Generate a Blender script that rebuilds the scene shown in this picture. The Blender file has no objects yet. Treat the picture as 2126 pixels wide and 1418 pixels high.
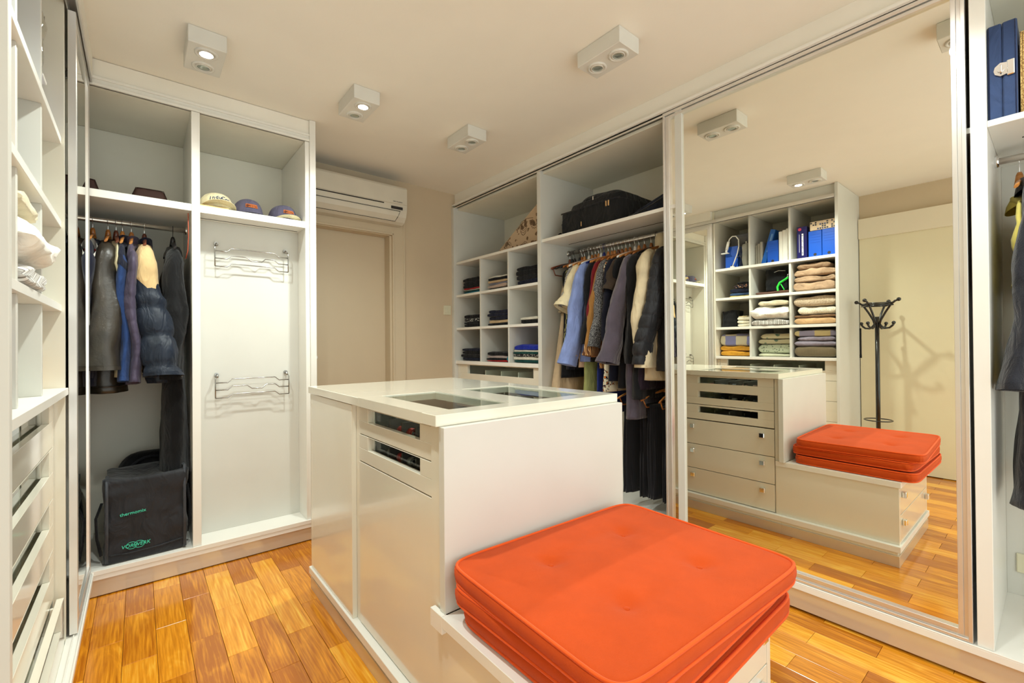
import bpy, bmesh, math, random
from mathutils import Vector, Matrix, noise
PI = math.pi
sc = bpy.context.scene
COL = sc.collection
R = math.radians

# ---------------------------------------------------------------- camera
yaw, pitch, roll = R(39.506), R(.329), R(-.4827)
fw = Vector((math.sin(yaw)*math.cos(pitch), math.cos(yaw)*math.cos(pitch), math.sin(pitch)))
rt = Vector((math.cos(yaw), -math.sin(yaw), 0)); up = rt.cross(fw)
rt2 = rt*math.cos(roll)+up*math.sin(roll); up2 = -rt*math.sin(roll)+up*math.cos(roll)
cd = bpy.data.cameras.new('camera'); cam = bpy.data.objects.new('camera', cd); COL.objects.link(cam)
m3 = Matrix((rt2, up2, -fw)).transposed(); cam.matrix_world = Matrix.Translation((0, 0, 1.2)) @ m3.to_4x4()
cd.sensor_width = 36; cd.sensor_fit = 'HORIZONTAL'; cd.lens = 937.7/2126*36; cd.clip_start = .02
sc.camera = cam

# ---------------------------------------------------------------- world (even fill light added through the side left open), exposure
w = bpy.data.worlds.new('world'); sc.world = w; w.use_nodes = True
bg = w.node_tree.nodes['Background']; bg.inputs[0].default_value = (.93, 1, .96, 1); bg.inputs[1].default_value = .8
sc.view_settings.view_transform = 'Standard'; sc.view_settings.look = 'None'
sc.view_settings.gamma = 1; sc.view_settings.use_curve_mapping = False
sc.view_settings.exposure = 1.38
LAMP_W = 26.0; LAMP_COL = (.92, 1, .94); SOFT = .03

# ---------------------------------------------------------------- materials
MATS = {}
def nodes(name):
    m = bpy.data.materials.new(name); m.use_nodes = True; t = m.node_tree
    return m, t, t.nodes['Principled BSDF']
def N(t, typ, **kw):
    n = t.nodes.new(typ)
    for k, v in kw.items():
        if k in n.inputs: n.inputs[k].default_value = v
        else: setattr(n, k, v)
    return n
def ramp(t, stops, interp='LINEAR'):
    r = t.nodes.new('ShaderNodeValToRGB'); r.color_ramp.interpolation = interp
    e = r.color_ramp.elements
    while len(e) < len(stops): e.new(.5)
    for i, (p, c) in enumerate(stops): e[i].position = p; e[i].color = (*c, 1)
    return r
def s2l(c): return tuple(((x/255)/12.92 if x/255 <= .04045 else ((x/255+.055)/1.055)**2.4) for x in c)
def plain(name, col, rough=.5, metal=0, spec=.5, bump=0, bscale=200, coat=0, var=.04, vscale=6):
    """procedural material: colour with faint cloudy variation and a fine bump"""
    if name in MATS: return MATS[name]
    m, t, b = nodes(name); L = t.links
    tc = N(t, 'ShaderNodeTexCoord'); nz = N(t, 'ShaderNodeTexNoise'); nz.inputs['Scale'].default_value = vscale
    L.new(tc.outputs['Object'], nz.inputs['Vector'])
    lo = tuple(max(0, c*(1-var)) for c in col); hi = tuple(min(1, c*(1+var)) for c in col)
    r = ramp(t, [(.3, lo), (.7, hi)]); L.new(nz.outputs[0], r.inputs[0]); L.new(r.outputs[0], b.inputs['Base Color'])
    b.inputs['Roughness'].default_value = rough; b.inputs['Metallic'].default_value = metal
    b.inputs['Specular IOR Level'].default_value = spec; b.inputs['Coat Weight'].default_value = coat; b.inputs['Coat Roughness'].default_value = .08
    if bump:
        n2 = N(t, 'ShaderNodeTexNoise'); n2.inputs['Scale'].default_value = bscale; n2.inputs['Detail'].default_value = 3
        L.new(tc.outputs['Object'], n2.inputs['Vector'])
        bp = N(t, 'ShaderNodeBump'); bp.inputs['Strength'].default_value = bump; bp.inputs['Distance'].default_value = .002
        L.new(n2.outputs[0], bp.inputs['Height']); L.new(bp.outputs[0], b.inputs['Normal'])
    MATS[name] = m; return m
def cloth(name, rgb, rough=.9, bump=.5, sheen=.1, var=.12, scale=420, wr=.45):
    if name in MATS: return MATS[name]
    col = s2l(rgb)
    m = plain(name, col, rough, 0, .25, bump, scale, 0, var, 14)
    t = m.node_tree; b = t.nodes['Principled BSDF']; L = t.links; b.inputs['Sheen Weight'].default_value = sheen
    tc = N(t, 'ShaderNodeTexCoord'); mp = N(t, 'ShaderNodeVectorMath', operation='MULTIPLY'); mp.inputs[1].default_value = (1, 1, .45)
    nz = N(t, 'ShaderNodeTexNoise'); nz.inputs['Scale'].default_value = 16; nz.inputs['Detail'].default_value = 2.5; nz.inputs['Distortion'].default_value = 1.2
    L.new(tc.outputs['Object'], mp.inputs[0]); L.new(mp.outputs[0], nz.inputs['Vector'])
    bp = N(t, 'ShaderNodeBump'); bp.inputs['Strength'].default_value = wr; bp.inputs['Distance'].default_value = .03
    L.new(nz.outputs[0], bp.inputs['Height'])
    for l in list(t.links):
        if l.to_socket == b.inputs['Normal']: L.new(l.from_socket, bp.inputs['Normal'])
    L.new(bp.outputs[0], b.inputs['Normal'])
    m.node_tree.nodes['Principled BSDF'].inputs['Sheen Roughness'].default_value = .5
    return m
def pattern(name, kind, a, b_, c=None, scale=40, rough=.9):
    """woven / printed cloth patterns"""
    if name in MATS: return MATS[name]
    m, t, b = nodes(name); L = t.links
    a, b_ = s2l(a), s2l(b_); c = s2l(c) if c else b_
    tc = N(t, 'ShaderNodeTexCoord'); out = None
    if kind == 'spots':
        v = N(t, 'ShaderNodeTexVoronoi'); v.inputs['Scale'].default_value = scale; L.new(tc.outputs['Object'], v.inputs['Vector'])
        r = ramp(t, [(0, b_), (.22, c), (.3, a)], 'CONSTANT'); L.new(v.outputs['Distance'], r.inputs[0]); out = r
    elif kind == 'stripes':
        wv = N(t, 'ShaderNodeTexWave'); wv.inputs['Scale'].default_value = scale; wv.inputs['Distortion'].default_value = .4; wv.bands_direction = 'X'
        L.new(tc.outputs['Object'], wv.inputs['Vector'])
        r = ramp(t, [(0, a), (.45, b_), (.75, c)], 'CONSTANT'); L.new(wv.outputs[0], r.inputs[0]); out = r
    elif kind == 'check':
        ck = N(t, 'ShaderNodeTexChecker'); ck.inputs['Scale'].default_value = scale; ck.inputs['Color1'].default_value = (*a, 1); ck.inputs['Color2'].default_value = (*b_, 1)
        L.new(tc.outputs['Object'], ck.inputs['Vector']); out = ck
    elif kind == 'tweed':
        n = N(t, 'ShaderNodeTexNoise'); n.inputs['Scale'].default_value = scale; n.inputs['Detail'].default_value = 4; L.new(tc.outputs['Object'], n.inputs['Vector'])
        r = ramp(t, [(.42, a), (.5, c), (.58, b_)]); L.new(n.outputs[0], r.inputs[0]); out = r
    elif kind == 'floral':
        v = N(t, 'ShaderNodeTexVoronoi'); v.inputs['Scale'].default_value = scale; v.inputs['Randomness'].default_value = 1
        n = N(t, 'ShaderNodeTexNoise'); n.inputs['Scale'].default_value = scale*.8
        mx = N(t, 'ShaderNodeMix', data_type='VECTOR'); mx.inputs[0].default_value = .12
        L.new(tc.outputs['Object'], n.inputs['Vector']); L.new(tc.outputs['Object'], mx.inputs[4]); L.new(n.outputs[1], mx.inputs[5]); L.new(mx.outputs[1], v.inputs['Vector'])
        r = ramp(t, [(0, c), (.2, b_), (.36, a)], 'CONSTANT'); L.new(v.outputs['Distance'], r.inputs[0]); out = r
    L.new(out.outputs[0], b.inputs['Base Color'])
    b.inputs['Roughness'].default_value = rough; b.inputs['Sheen Weight'].default_value = .2; b.inputs['Specular IOR Level'].default_value = .25
    MATS[name] = m; return m
def wood(name, dark, mid, light, rough=.3, rnd=True, coat=.3):
    m, t, b = nodes(name); L = t.links
    tc = N(t, 'ShaderNodeTexCoord'); oi = N(t, 'ShaderNodeObjectInfo')
    sc_ = N(t, 'ShaderNodeVectorMath', operation='MULTIPLY'); sc_.inputs[1].default_value = (9, 1.6, 9)
    ad = N(t, 'ShaderNodeVectorMath', operation='ADD'); mu = N(t, 'ShaderNodeMath', operation='MULTIPLY'); mu.inputs[1].default_value = 37.0
    L.new(oi.outputs['Random'], mu.inputs[0]); L.new(tc.outputs['Object'], sc_.inputs[0]); L.new(sc_.outputs[0], ad.inputs[0]); L.new(mu.outputs[0], ad.inputs[1])
    n1 = N(t, 'ShaderNodeTexNoise'); n1.inputs['Scale'].default_value = 1.1; n1.inputs['Detail'].default_value = 3; n1.inputs['Distortion'].default_value = 2.4
    L.new(ad.outputs[0], n1.inputs['Vector'])
    m2 = N(t, 'ShaderNodeMath', operation='MULTIPLY'); m2.inputs[1].default_value = 9; L.new(n1.outputs[0], m2.inputs[0])
    sn = N(t, 'ShaderNodeMath', operation='SINE'); L.new(m2.outputs[0], sn.inputs[0])
    st = N(t, 'ShaderNodeVectorMath', operation='MULTIPLY'); st.inputs[1].default_value = (120, 5, 60); L.new(tc.outputs['Object'], st.inputs[0])
    n2 = N(t, 'ShaderNodeTexNoise'); n2.inputs['Scale'].default_value = 1; n2.inputs['Detail'].default_value = 4; L.new(st.outputs[0], n2.inputs['Vector'])
    a1 = N(t, 'ShaderNodeMath', operation='MULTIPLY_ADD'); a1.inputs[1].default_value = .16; L.new(sn.outputs[0], a1.inputs[0]); L.new(n2.outputs[0], a1.inputs[2])
    a2 = N(t, 'ShaderNodeMath', operation='MULTIPLY_ADD'); a2.inputs[1].default_value = .55 if rnd else 0; a2.inputs[2].default_value = -.28 if rnd else 0
    L.new(oi.outputs['Random'], a2.inputs[0])
    a3 = N(t, 'ShaderNodeMath', operation='ADD'); L.new(a1.outputs[0], a3.inputs[0]); L.new(a2.outputs[0], a3.inputs[1])
    r = ramp(t, [(.15, dark), (.5, mid), (.85, light)]); L.new(a3.outputs[0], r.inputs[0]); L.new(r.outputs[0], b.inputs['Base Color'])
    b.inputs['Roughness'].default_value = rough; b.inputs['Coat Weight'].default_value = coat; b.inputs['Coat Roughness'].default_value = .12
    return m
M = {}
M['lacquer'] = plain('white_lacquer', (.78, .74, .62), .16, coat=.6, var=.01)
M['panel'] = plain('white_melamine', (.67, .66, .605), .38, var=.015)
M['edge'] = plain('white_edge_band', (.84, .82, .76), .3, var=.01)
M['inner'] = plain('cabinet_interior_melamine', (.81, .78, .67), .5, var=.02)
M['ceil'] = plain('ceiling_paint', (.88, .835, .745), .9, bump=.15, bscale=90, var=.01)
M['wall'] = plain('beige_wall_paint', (.60, .48, .33), .85, bump=.2, bscale=120, var=.015)
M['doorp'] = plain('painted_door', (.60, .49, .34), .5, var=.01)
M['gloss_door'] = plain('glossy_sliding_panel', (.76, .69, .48), .2, coat=.5, var=.01)
M['pelmet'] = plain('pelmet_paint', (.76, .68, .52), .4, var=.01)
M['plinth'] = plain('brushed_plinth', (.66, .58, .46), .12, metal=.35, var=.02)
M['alu'] = plain('brushed_aluminium', (.78, .76, .73), .3, metal=.75, var=.03)
M['chrome'] = plain('chrome', (.85, .85, .85), .1, metal=1, var=.01)
M['wire'] = plain('dark_chrome_wire', (.36, .35, .33), .22, metal=1, var=.01)
M['rod'] = plain('satin_steel', (.75, .70, .64), .28, metal=.9, var=.02)
M['dark'] = plain('dark_gap', (.02, .015, .012), .7)
M['black'] = plain('black_plastic', (.012, .012, .014), .35)
M['blackmetal'] = plain('black_painted_metal', (.008, .008, .009), .25, coat=.3)
M['white'] = plain('white_plastic', (.85, .83, .77), .35)
M['lampbox'] = plain('white_lamp_housing', (.70, .68, .62), .5)
M['acp'] = plain('dimmed_white_plastic', (.64, .585, .48), .4)  # white plastic darkened in colour for the weaker light over the door
M['bone'] = plain('bone_plastic', (.72, .68, .50), .4)
M['trayd'] = plain('darkened_tray', (.06, .05, .042), .6)  # near-black tone paints the dimness inside the island drawers
M['wooden'] = wood('hanger_wood', s2l((150, 85, 30)), s2l((205, 135, 65)), s2l((225, 165, 95)), .35)
M['dkwood'] = wood('dark_hanger_wood', s2l((80, 35, 20)), s2l((120, 60, 35)), s2l((140, 75, 45)), .35)
M['plank'] = wood('floor_oak', s2l((178, 100, 12)), s2l((230, 150, 30)), s2l((250, 196, 74)), .2)
def mirror_mat():
    m, t, b = nodes('mirror_glass'); b.inputs['Base Color'].default_value = (.93, .92, .83, 1); b.inputs['Metallic'].default_value = 1; b.inputs['Roughness'].default_value = 0
    return m
M['mirror'] = mirror_mat()
def glass_mat(name='cabinet_glass', tint=(.93, .97, .95)):
    m = bpy.data.materials.new(name); m.use_nodes = True; t = m.node_tree; t.nodes.clear(); L = t.links
    o = N(t, 'ShaderNodeOutputMaterial'); tr = N(t, 'ShaderNodeBsdfTransparent'); tr.inputs[0].default_value = (*tint, 1)
    g = N(t, 'ShaderNodeBsdfGlossy'); g.inputs['Roughness'].default_value = .01; f = N(t, 'ShaderNodeFresnel'); f.inputs[0].default_value = 1.5
    mx = N(t, 'ShaderNodeMixShader')
    ge = N(t, 'ShaderNodeNewGeometry'); iv = N(t, 'ShaderNodeMath', operation='SUBTRACT'); iv.inputs[0].default_value = 1; L.new(ge.outputs['Backfacing'], iv.inputs[1])
    ml = N(t, 'ShaderNodeMath', operation='MULTIPLY'); L.new(f.outputs[0], ml.inputs[0]); L.new(iv.outputs[0], ml.inputs[1]); L.new(ml.outputs[0], mx.inputs[0]); L.new(tr.outputs[0], mx.inputs[1]); L.new(g.outputs[0], mx.inputs[2]); L.new(mx.outputs[0], o.inputs[0])
    return m
M['glass'] = glass_mat(); M['film'] = glass_mat('clear_plastic_film', (.9, .9, .88))
def emit(name, col, s):
    m, t, b = nodes(name); b.inputs['Emission Color'].default_value = (*col, 1); b.inputs['Emission Strength'].default_value = s; b.inputs['Base Color'].default_value = (*col, 1)
    return m
M['lit'] = emit('lit_halogen_bulb', (1, .95, .86), 60); M['litdim'] = emit('dim_halogen_bulb', (1, .93, .8), 6)
M['bulb'] = plain('unlit_halogen_glass', (.45, .5, .45), .1, metal=.6)

# ---------------------------------------------------------------- geometry helpers
class MB:
    def __init__(s): s.v = []; s.f = []; s.mi = []; s.sm = []
    def add(s, vs, fs, mi=0, smooth=False):
        o = len(s.v); s.v += [Vector(v) for v in vs]; s.f += [[o+i for i in f] for f in fs]; s.mi += [mi]*len(fs); s.sm += [smooth]*len(fs); return s
    def box(s, x0, x1, y0, y1, z0, z1, b=.0012, mi=0):
        if x0 > x1: x0, x1 = x1, x0
        if y0 > y1: y0, y1 = y1, y0
        if z0 > z1: z0, z1 = z1, z0
        b = min(b, (x1-x0)*.3, (y1-y0)*.3, (z1-z0)*.3)
        if b <= 0:
            return s.add([(x, y, z) for x in (x0, x1) for y in (y0, y1) for z in (z0, z1)], [(0, 1, 3, 2), (4, 6, 7, 5), (0, 4, 5, 1), (2, 3, 7, 6), (0, 2, 6, 4), (1, 5, 7, 3)], mi)
        vs = []; idx = {}
        for i, (x, sx) in enumerate(((x0, 1), (x1, -1))):
            for j, (y, sy) in enumerate(((y0, 1), (y1, -1))):
                for k, (z, sz) in enumerate(((z0, 1), (z1, -1))):
                    for a in range(3):
                        p = [x+sx*b, y+sy*b, z+sz*b]; p[a] = (x, y, z)[a]; idx[(i, j, k, a)] = len(vs); vs.append(p)
        fs = []
        for a in range(3):
            o = [q for q in range(3) if q != a]
            for sd in (0, 1):
                q = []
                for u, v in ((0, 0), (1, 0), (1, 1), (0, 1)):
                    c = [0, 0, 0]; c[a] = sd; c[o[0]] = u; c[o[1]] = v; q.append(idx[(*c, a)])
                fs.append(q)
        for a in range(3):
            o = [q for q in range(3) if q != a]
            for u in (0, 1):
                for v in (0, 1):
                    c0 = [0, 0, 0]; c0[o[0]] = u; c0[o[1]] = v; c1 = list(c0); c1[a] = 1
                    fs.append([idx[(*c0, o[0])], idx[(*c1, o[0])], idx[(*c1, o[1])], idx[(*c0, o[1])]])
        for i in (0, 1):
            for j in (0, 1):
                for k in (0, 1): fs.append([idx[(i, j, k, a)] for a in range(3)])
        return s.add(vs, fs, mi)
    def loft(s, rings, mi=0, caps=True, smooth=True, closed=True):
        n = len(rings[0]); vs = [p for r in rings for p in r]; fs = []
        for i in range(len(rings)-1):
            for j in range(n if closed else n-1):
                k = (j+1) % n; fs.append((i*n+j, i*n+k, (i+1)*n+k, (i+1)*n+j))
        s.add(vs, fs, mi, smooth)
        if caps:
            for base, rev in ((0, True), ((len(rings)-1)*n, False)):
                q = list(range(base, base+n)); s.add([vs[i] for i in q], [list(range(n))[::-1] if rev else list(range(n))], mi, False)
        return s
    def tube(s, pts, r, n=8, mi=0, caps=True, closed=False, flat=1.0):
        pts = [Vector(p) for p in pts]; rs = r if isinstance(r, (list, tuple)) else [r]*len(pts); rings = []
        prev = None
        for i, p in enumerate(pts):
            a = pts[i-1] if (i > 0 or closed) else p; c = pts[(i+1) % len(pts)] if (i < len(pts)-1 or closed) else p
            t = (c-a); t = t.normalized() if t.length > 1e-9 else Vector((0, 0, 1))
            if prev is None: u = t.orthogonal().normalized()
            else: u = (prev-t*prev.dot(t)); u = u.normalized() if u.length > 1e-6 else t.orthogonal().normalized()
            prev = u; v = t.cross(u)
            rings.append([p+(u*math.cos(2*PI*k/n)+v*math.sin(2*PI*k/n)*flat)*rs[i] for k in range(n)])
        if closed: rings.append(rings[0]); caps = False
        return s.loft(rings, mi, caps)
    def cyl(s, p0, p1, r, n=16, mi=0, r1=None): return s.tube([p0, p1], [r, r if r1 is None else r1], n, mi)
    def sphere(s, c, r, n=12, mi=0, sz=1.0):
        rings = []
        for i in range(n//2+1):
            a = -PI/2+PI*i/(n//2); rr = max(1e-4, math.cos(a)*r)
            rings.append([Vector((c[0]+rr*math.cos(2*PI*k/n), c[1]+rr*math.sin(2*PI*k/n), c[2]+math.sin(a)*r*sz)) for k in range(n)])
        return s.loft(rings, mi, False)
    def prism(s, poly, axis, a, b, mi=0):
        """poly of 2-D points extruded along axis (0,1,2) from a to b"""
        o = [q for q in range(3) if q != axis]
        def P(p, t):
            v = [0, 0, 0]; v[o[0]] = p[0]; v[o[1]] = p[1]; v[axis] = t; return v
        n = len(poly); vs = [P(p, a) for p in poly]+[P(p, b) for p in poly]
        fs = [list(range(n))[::-1], list(range(n, 2*n))]+[(i, (i+1) % n, n+(i+1) % n, n+i) for i in range(n)]
        return s.add(vs, fs, mi)
def wloc(o):
    v = Vector((0, 0, 0))
    while o is not None: v += o.location; o = o.parent
    return v
def obj(name, mb, mats, parent=None):
    """links the collected shape as ONE mesh object; coordinates are world (the parent's place is taken off)"""
    me = bpy.data.meshes.new(name); off = wloc(parent) if parent else Vector((0, 0, 0))
    me.from_pydata([v-off for v in mb.v], [], mb.f)
    for m in (mats if isinstance(mats, (list, tuple)) else [mats]): me.materials.append(m)
    me.polygons.foreach_set('material_index', mb.mi); me.polygons.foreach_set('use_smooth', mb.sm)
    bm = bmesh.new(); bm.from_mesh(me); bmesh.ops.remove_doubles(bm, verts=bm.verts, dist=1e-6); bmesh.ops.recalc_face_normals(bm, faces=bm.faces); bm.to_mesh(me); bm.free()
    o = bpy.data.objects.new(name, me); COL.objects.link(o)
    if parent: o.parent = parent
    return o
def thing(name, label, cat, loc=(0, 0, 0), group=None):
    o = bpy.data.objects.new(name, None); COL.objects.link(o); o.empty_display_size = .05
    o.location = loc; o['label'] = label; o['category'] = cat
    if group: o['group'] = group
    return o
def tag(o, label, cat, group=None):
    o['label'] = label; o['category'] = cat
    if group: o['group'] = group
    return o
def struct(name, mb, mats, parent=None, label=None):
    o = obj(name, mb, mats, parent)
    if not parent: o['kind'] = 'structure'
    if label: o['label'] = label
    return o
def dup(root, loc, rotz=None, label=None):
    r = root.copy(); COL.objects.link(r); r.location = loc
    if rotz is not None: r.rotation_euler = (0, 0, rotz)
    if label: r['label'] = label
    for ch in list(root.children):
        c = ch.copy(); COL.objects.link(c); c.parent = r
        for g in list(ch.children):
            d = g.copy(); COL.objects.link(d); d.parent = c
    return r
def B(*a, **k): return MB().box(*a, **k)
def text(name, body, size, mat, parent, loc, rot, ext=.0006, align='LEFT', shear=0, sx=1, local=False):
    cu = bpy.data.curves.new(name, 'FONT'); cu.body = body; cu.size = size; cu.extrude = ext; cu.align_x = align; cu.shear = shear; cu.materials.append(mat)
    cu.resolution_u = 3
    o = bpy.data.objects.new(name, cu); COL.objects.link(o)
    me = bpy.data.meshes.new_from_object(o); bpy.data.objects.remove(o); bpy.data.curves.remove(cu)
    o = bpy.data.objects.new(name, me); COL.objects.link(o)
    if parent:
        o.parent = parent
        if not local: loc = Vector(loc)-wloc(parent)
    o.location = loc; o.rotation_euler = rot; o.scale = (sx, 1, 1); return o
def lobj(name, mb, mats, parent):
    """like obj(), but the coordinates are already those of the placed parent"""
    o = obj(name, mb, mats, None); o.parent = parent; return o

CZ = 2.605   # ceiling height
# ================================================================ SETTING
YB = 3.6; XL = -.85; XR = 2.88; YF = -1.0
fl = struct('floor', B(XL, XR, YF, YB, -.06, -.012, b=0), M['dark'])
pw = .105; pl = .4
pm = B(-pw/2+.0006, pw/2-.0006, -pl/2+.0006, pl/2-.0006, -.012, 0, b=.0008)
plank0 = obj('plank', pm, M['plank'], fl)
first = True; rng = random.Random(5)
k0 = -8
for k in range(k0, 27):
    x0 = .05+(k-2)*pw
    if x0 > 2.27 or x0+pw < -.82: continue
    shift = .055+(.2 if k % 2 else 0)
    j = -3
    while True:
        y0 = shift+j*pl; j += 1
        if y0 > YB: break
        if y0+pl < -.6: continue
        if .74 < x0+pw*.5 < 1.36 and y0 > .62 and y0+pl < 2.28: continue
        if y0 > 3.0 and x0 < .8: continue
        if y0 > 1.3 and x0+pw < -.22: continue
        o = plank0 if first else plank0.copy()
        if not first: COL.objects.link(o); o.parent = fl
        first = False
        o.location = (x0+pw/2, y0+pl/2, 0)
struct('ceiling', B(XL-.05, XR, YF, YB+.1, CZ, CZ+.08, b=0), M['ceil'])
# back wall with door opening  x .90-1.655, z 0-2.13
wb = MB().box(XL, .855, YB, YB+.14, 0, CZ, b=0).box(1.64, XR, YB, YB+.14, 0, CZ, b=0).box(.855, 1.64, YB, YB+.14, 2.13, CZ, b=0)
struct('wall_back', wb, M['wall'])
struct('wall_left', B(XL-.1, XL, YF, YB, 0, CZ, b=0), M['wall'])
struct('wall_right', B(XR, XR+.1, YF, YB, 0, CZ, b=0), M['wall'])
# wooden door in the back wall
d = obj('door_1', B(.86, 1.635, YB+.1, YB+.138, .005, 2.125, b=.001), M['doorp']); d['kind'] = 'structure'
hb = MB().cyl((1.052, YB+.1, 1.111), (1.052, YB+.05, 1.111), .008, 10).tube([(1.052, YB+.052, 1.111), (1.03, YB+.05, 1.112), (.95, YB+.05, 1.112)], .008, 8)
obj('door_handle', hb, M['chrome'], d)
obj('rosette', MB().cyl((1.052, YB+.1, 1.111), (1.052, YB+.094, 1.111), .022, 16), M['chrome'], d)
tr = MB().box(1.655, 1.765, YB-.016, YB, 0, 2.25).box(.855, 1.6555, YB-.016, YB, 2.143, 2.25).box(1.652, 1.668, YB-.022, YB, 0, 2.145).box(.855, 1.66, YB-.022, YB, 2.13, 2.146).box(1.75, 1.767, YB-.02, YB, 0, 2.252)
struct('trim_1', tr, M['doorp'], label='beige casing around the door')
jb = MB().box(1.634, 1.655, YB-.001, YB+.14, 0, 2.14).box(.855, 1.655, YB-.001, YB+.14, 2.125, 2.145)
struct('trim_2', jb, M['doorp'], label='beige reveal lining the door opening')
struct('baseboard_back', B(1.767, 2.24, YB-.014, YB, 0, .08), M['doorp'])
# left side: sliding panel door and pelmet
d2 = struct('door_2', B(XL+.012, XL+.045, -.6, 1.222, .008, 2.2), M['gloss_door'], label='glossy cream sliding door panel on the left wall')
struct('trim_3', B(XL, XL+.066, -.7, 1.224, 2.178, 2.368), M['pelmet'], label='cream pelmet over the sliding panel door')
# wall plate
sp = thing('wall_switch', 'small bone coloured switch plate on the beige wall left of the right shelves', 'switch', (2.193, YB, 1.518))
obj('plate', B(2.155, 2.231, YB-.008, YB, 1.475, 1.56, b=.003), M['bone'], sp)
for i in range(2): obj('rocker', B(2.164+.033*i, 2.189+.033*i, YB-.013, YB-.008, 1.492, 1.543, b=.002), M['bone'], sp)

# ================================================================ RIGHT RUN OF CABINETS (front plane x = 2.27)
FX = 2.27; BX = 2.86; TOPZ = 2.47
rc = thing('shelving_cabinet', 'tall white built-in shelving with nine cubbies over glass fronted drawers beside the back wall', 'cabinet', (FX, 3.0, 0))
obj('side_panel', B(2.245, BX, 3.56, 3.598, 0, TOPZ), M['panel'], rc)
obj('side_panel', B(2.262, BX, 2.404, 2.442, .128, TOPZ), M['panel'], rc)
obj('back_panel', B(BX-.012, BX, 2.442, 3.56, .1, TOPZ), M['inner'], rc)
obj('top_panel', B(2.29, BX-.012, 2.442, 3.56, TOPZ-.02, TOPZ), M['inner'], rc)
obj('bottom_panel', B(2.2635, BX-.012, 2.442, 3.56, .1, .128), M['edge'], rc)
for z in (1.042, 1.352, 1.655, 1.958): obj('shelf', B(FX-(.01 if z < 1.1 else 0), BX-.012, 2.442, 3.56, z-.018 if z > 1.1 else z-.02, z+.003 if z > 1.1 else z+.01), M['edge'], rc)
for y in (3.185, 2.80):
    for z0, z1 in ((1.052, 1.334), (1.355, 1.637), (1.658, 1.94)): obj('divider', B(FX+.004, BX-.012, y-.009, y+.009, z0, z1), M['panel'], rc)
# drawers
def glazed_drawer(parent, axis, face, back, a0, a1, z0, z1, wa0, wa1, wz0, wz1, mat, name='drawer', glassin=.028):
    """drawer front in the plane x=face (axis 0); window cut out of its upper part, glass set back; back = inner x"""
    s = 1 if back > face else -1
    th = .02*s
    mb = MB().box(face, face+th, a0, a1, z0, wz0).box(face, face+th, a0, wa0, wz0, z1).box(face, face+th, wa1, a1, wz0, z1)
    if wz1 < z1-.001: mb.box(face, face+th, wa0, wa1, wz1, z1)
    mb.box(face+th, face+th+.01*s, wa0-.012, wa0, wz0-.005, wz1).box(face+th, face+th+.01*s, wa1, wa1+.012, wz0-.005, wz1)
    d = obj(name, mb, mat, parent)
    obj('window_glass', B(face+glassin*s-.002, face+glassin*s+.002, wa0-.005, wa1+.005, wz0-.004, wz1), M['glass'], d)
    tb = MB().box(face+.035*s, back, a0+.02, a1-.02, z0+.012, z0+.02, b=0)
    n = 4
    for i in range(1, n): 
        y = wa0+(wa1-wa0)*i/n; tb.box(face+.04*s, back, y-.004, y+.004, z0+.02, wz0+(wz1-wz0)*.45, b=0)
    obj('divider_tray', tb, M['trayd'] if parent.name == 'island_cabinet' else M['inner'], d)
    return d
for i in range(5):
    z1 = 1.02-.181*i; z0 = z1-.178
    glazed_drawer(rc, 0, FX+.012, BX-.06, 2.446, 3.52, z0, z1, 2.519, 3.404, z0+.098, z1-.005, M['lacquer'])
obj('filler_strip', B(FX+.012, FX+.03, 3.523, 3.558, .13, 1.02), M['lacquer'], rc)

hw = thing('hanging_cabinet', 'white built-in hanging bay behind the mirror with top shelf and steel rail', 'cabinet', (FX, 1.4, 0))
obj('side_panel', B(2.262, BX, 1.29, 1.33, .128, TOPZ), M['panel'], hw)
obj('back_panel', B(BX-.012, BX, .19, 2.404, .1, TOPZ), M['inner'], hw)
obj('top_panel', B(2.29, BX-.012, .19, 2.404, TOPZ-.02, TOPZ), M['inner'], hw)
obj('bottom_panel', B(2.2635, BX-.012, .19, 2.404, .1, .128), M['edge'], hw)
obj('shelf', B(FX+.002, BX-.012, 1.33, 2.404, 1.942, 1.963), M['edge'], hw)
obj('shelf', B(FX+.03, BX-.012, .19, 1.29, 1.942, 1.963), M['edge'], hw)
obj('groove', B(2.478, 2.484, 1.35, 2.33, 1.9405, 1.9422, b=0), M['dark'], hw)
def rail(parent, p0, p1, r=.013):
    obj('hanging_rail', MB().tube([p0, p1], r, 14, flat=1.0), M['rod'], parent)
    d = (Vector(p1)-Vector(p0)).normalized()
    for p, s in ((p0, 1), (p1, -1)): obj('rail_bracket', MB().cyl(p, Vector(p)+d*s*.012, r*1.7, 14), M['chrome'], parent)
rail(hw, (2.55, 2.404, 1.89), (2.55, 1.33, 1.89))
rail(hw, (2.60, 1.90, .985), (2.60, 1.33, .985))

rb = thing('hanging_cabinet', 'white wardrobe bay at the right edge of the picture with blue case on its shelf', 'cabinet', (FX, 0, 0))
obj('side_panel', B(2.262, BX, .153, .194, .128, TOPZ), M['edge'], rb)
obj('side_panel', B(2.262, BX, -.74, -.70, .128, TOPZ), M['edge'], rb)
obj('back_panel', B(BX-.012, BX, -.70, .153, .1, TOPZ), M['panel'], rb)
obj('top_panel', B(2.29, BX-.012, -.70, .153, TOPZ-.02, TOPZ), M['inner'], rb)
obj('bottom_panel', B(2.2635, BX-.012, -.74, .19, .1, .128), M['edge'], rb)
obj('shelf', B(FX, BX-.012, -.70, .153, 1.938, 1.96), M['edge'], rb)
obj('groove', B(2.478, 2.484, -.6, .08, 1.9362, 1.9382, b=0), M['dark'], rb)
rail(rb, (2.55, .153, 1.885), (2.55, -.70, 1.885))
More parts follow.
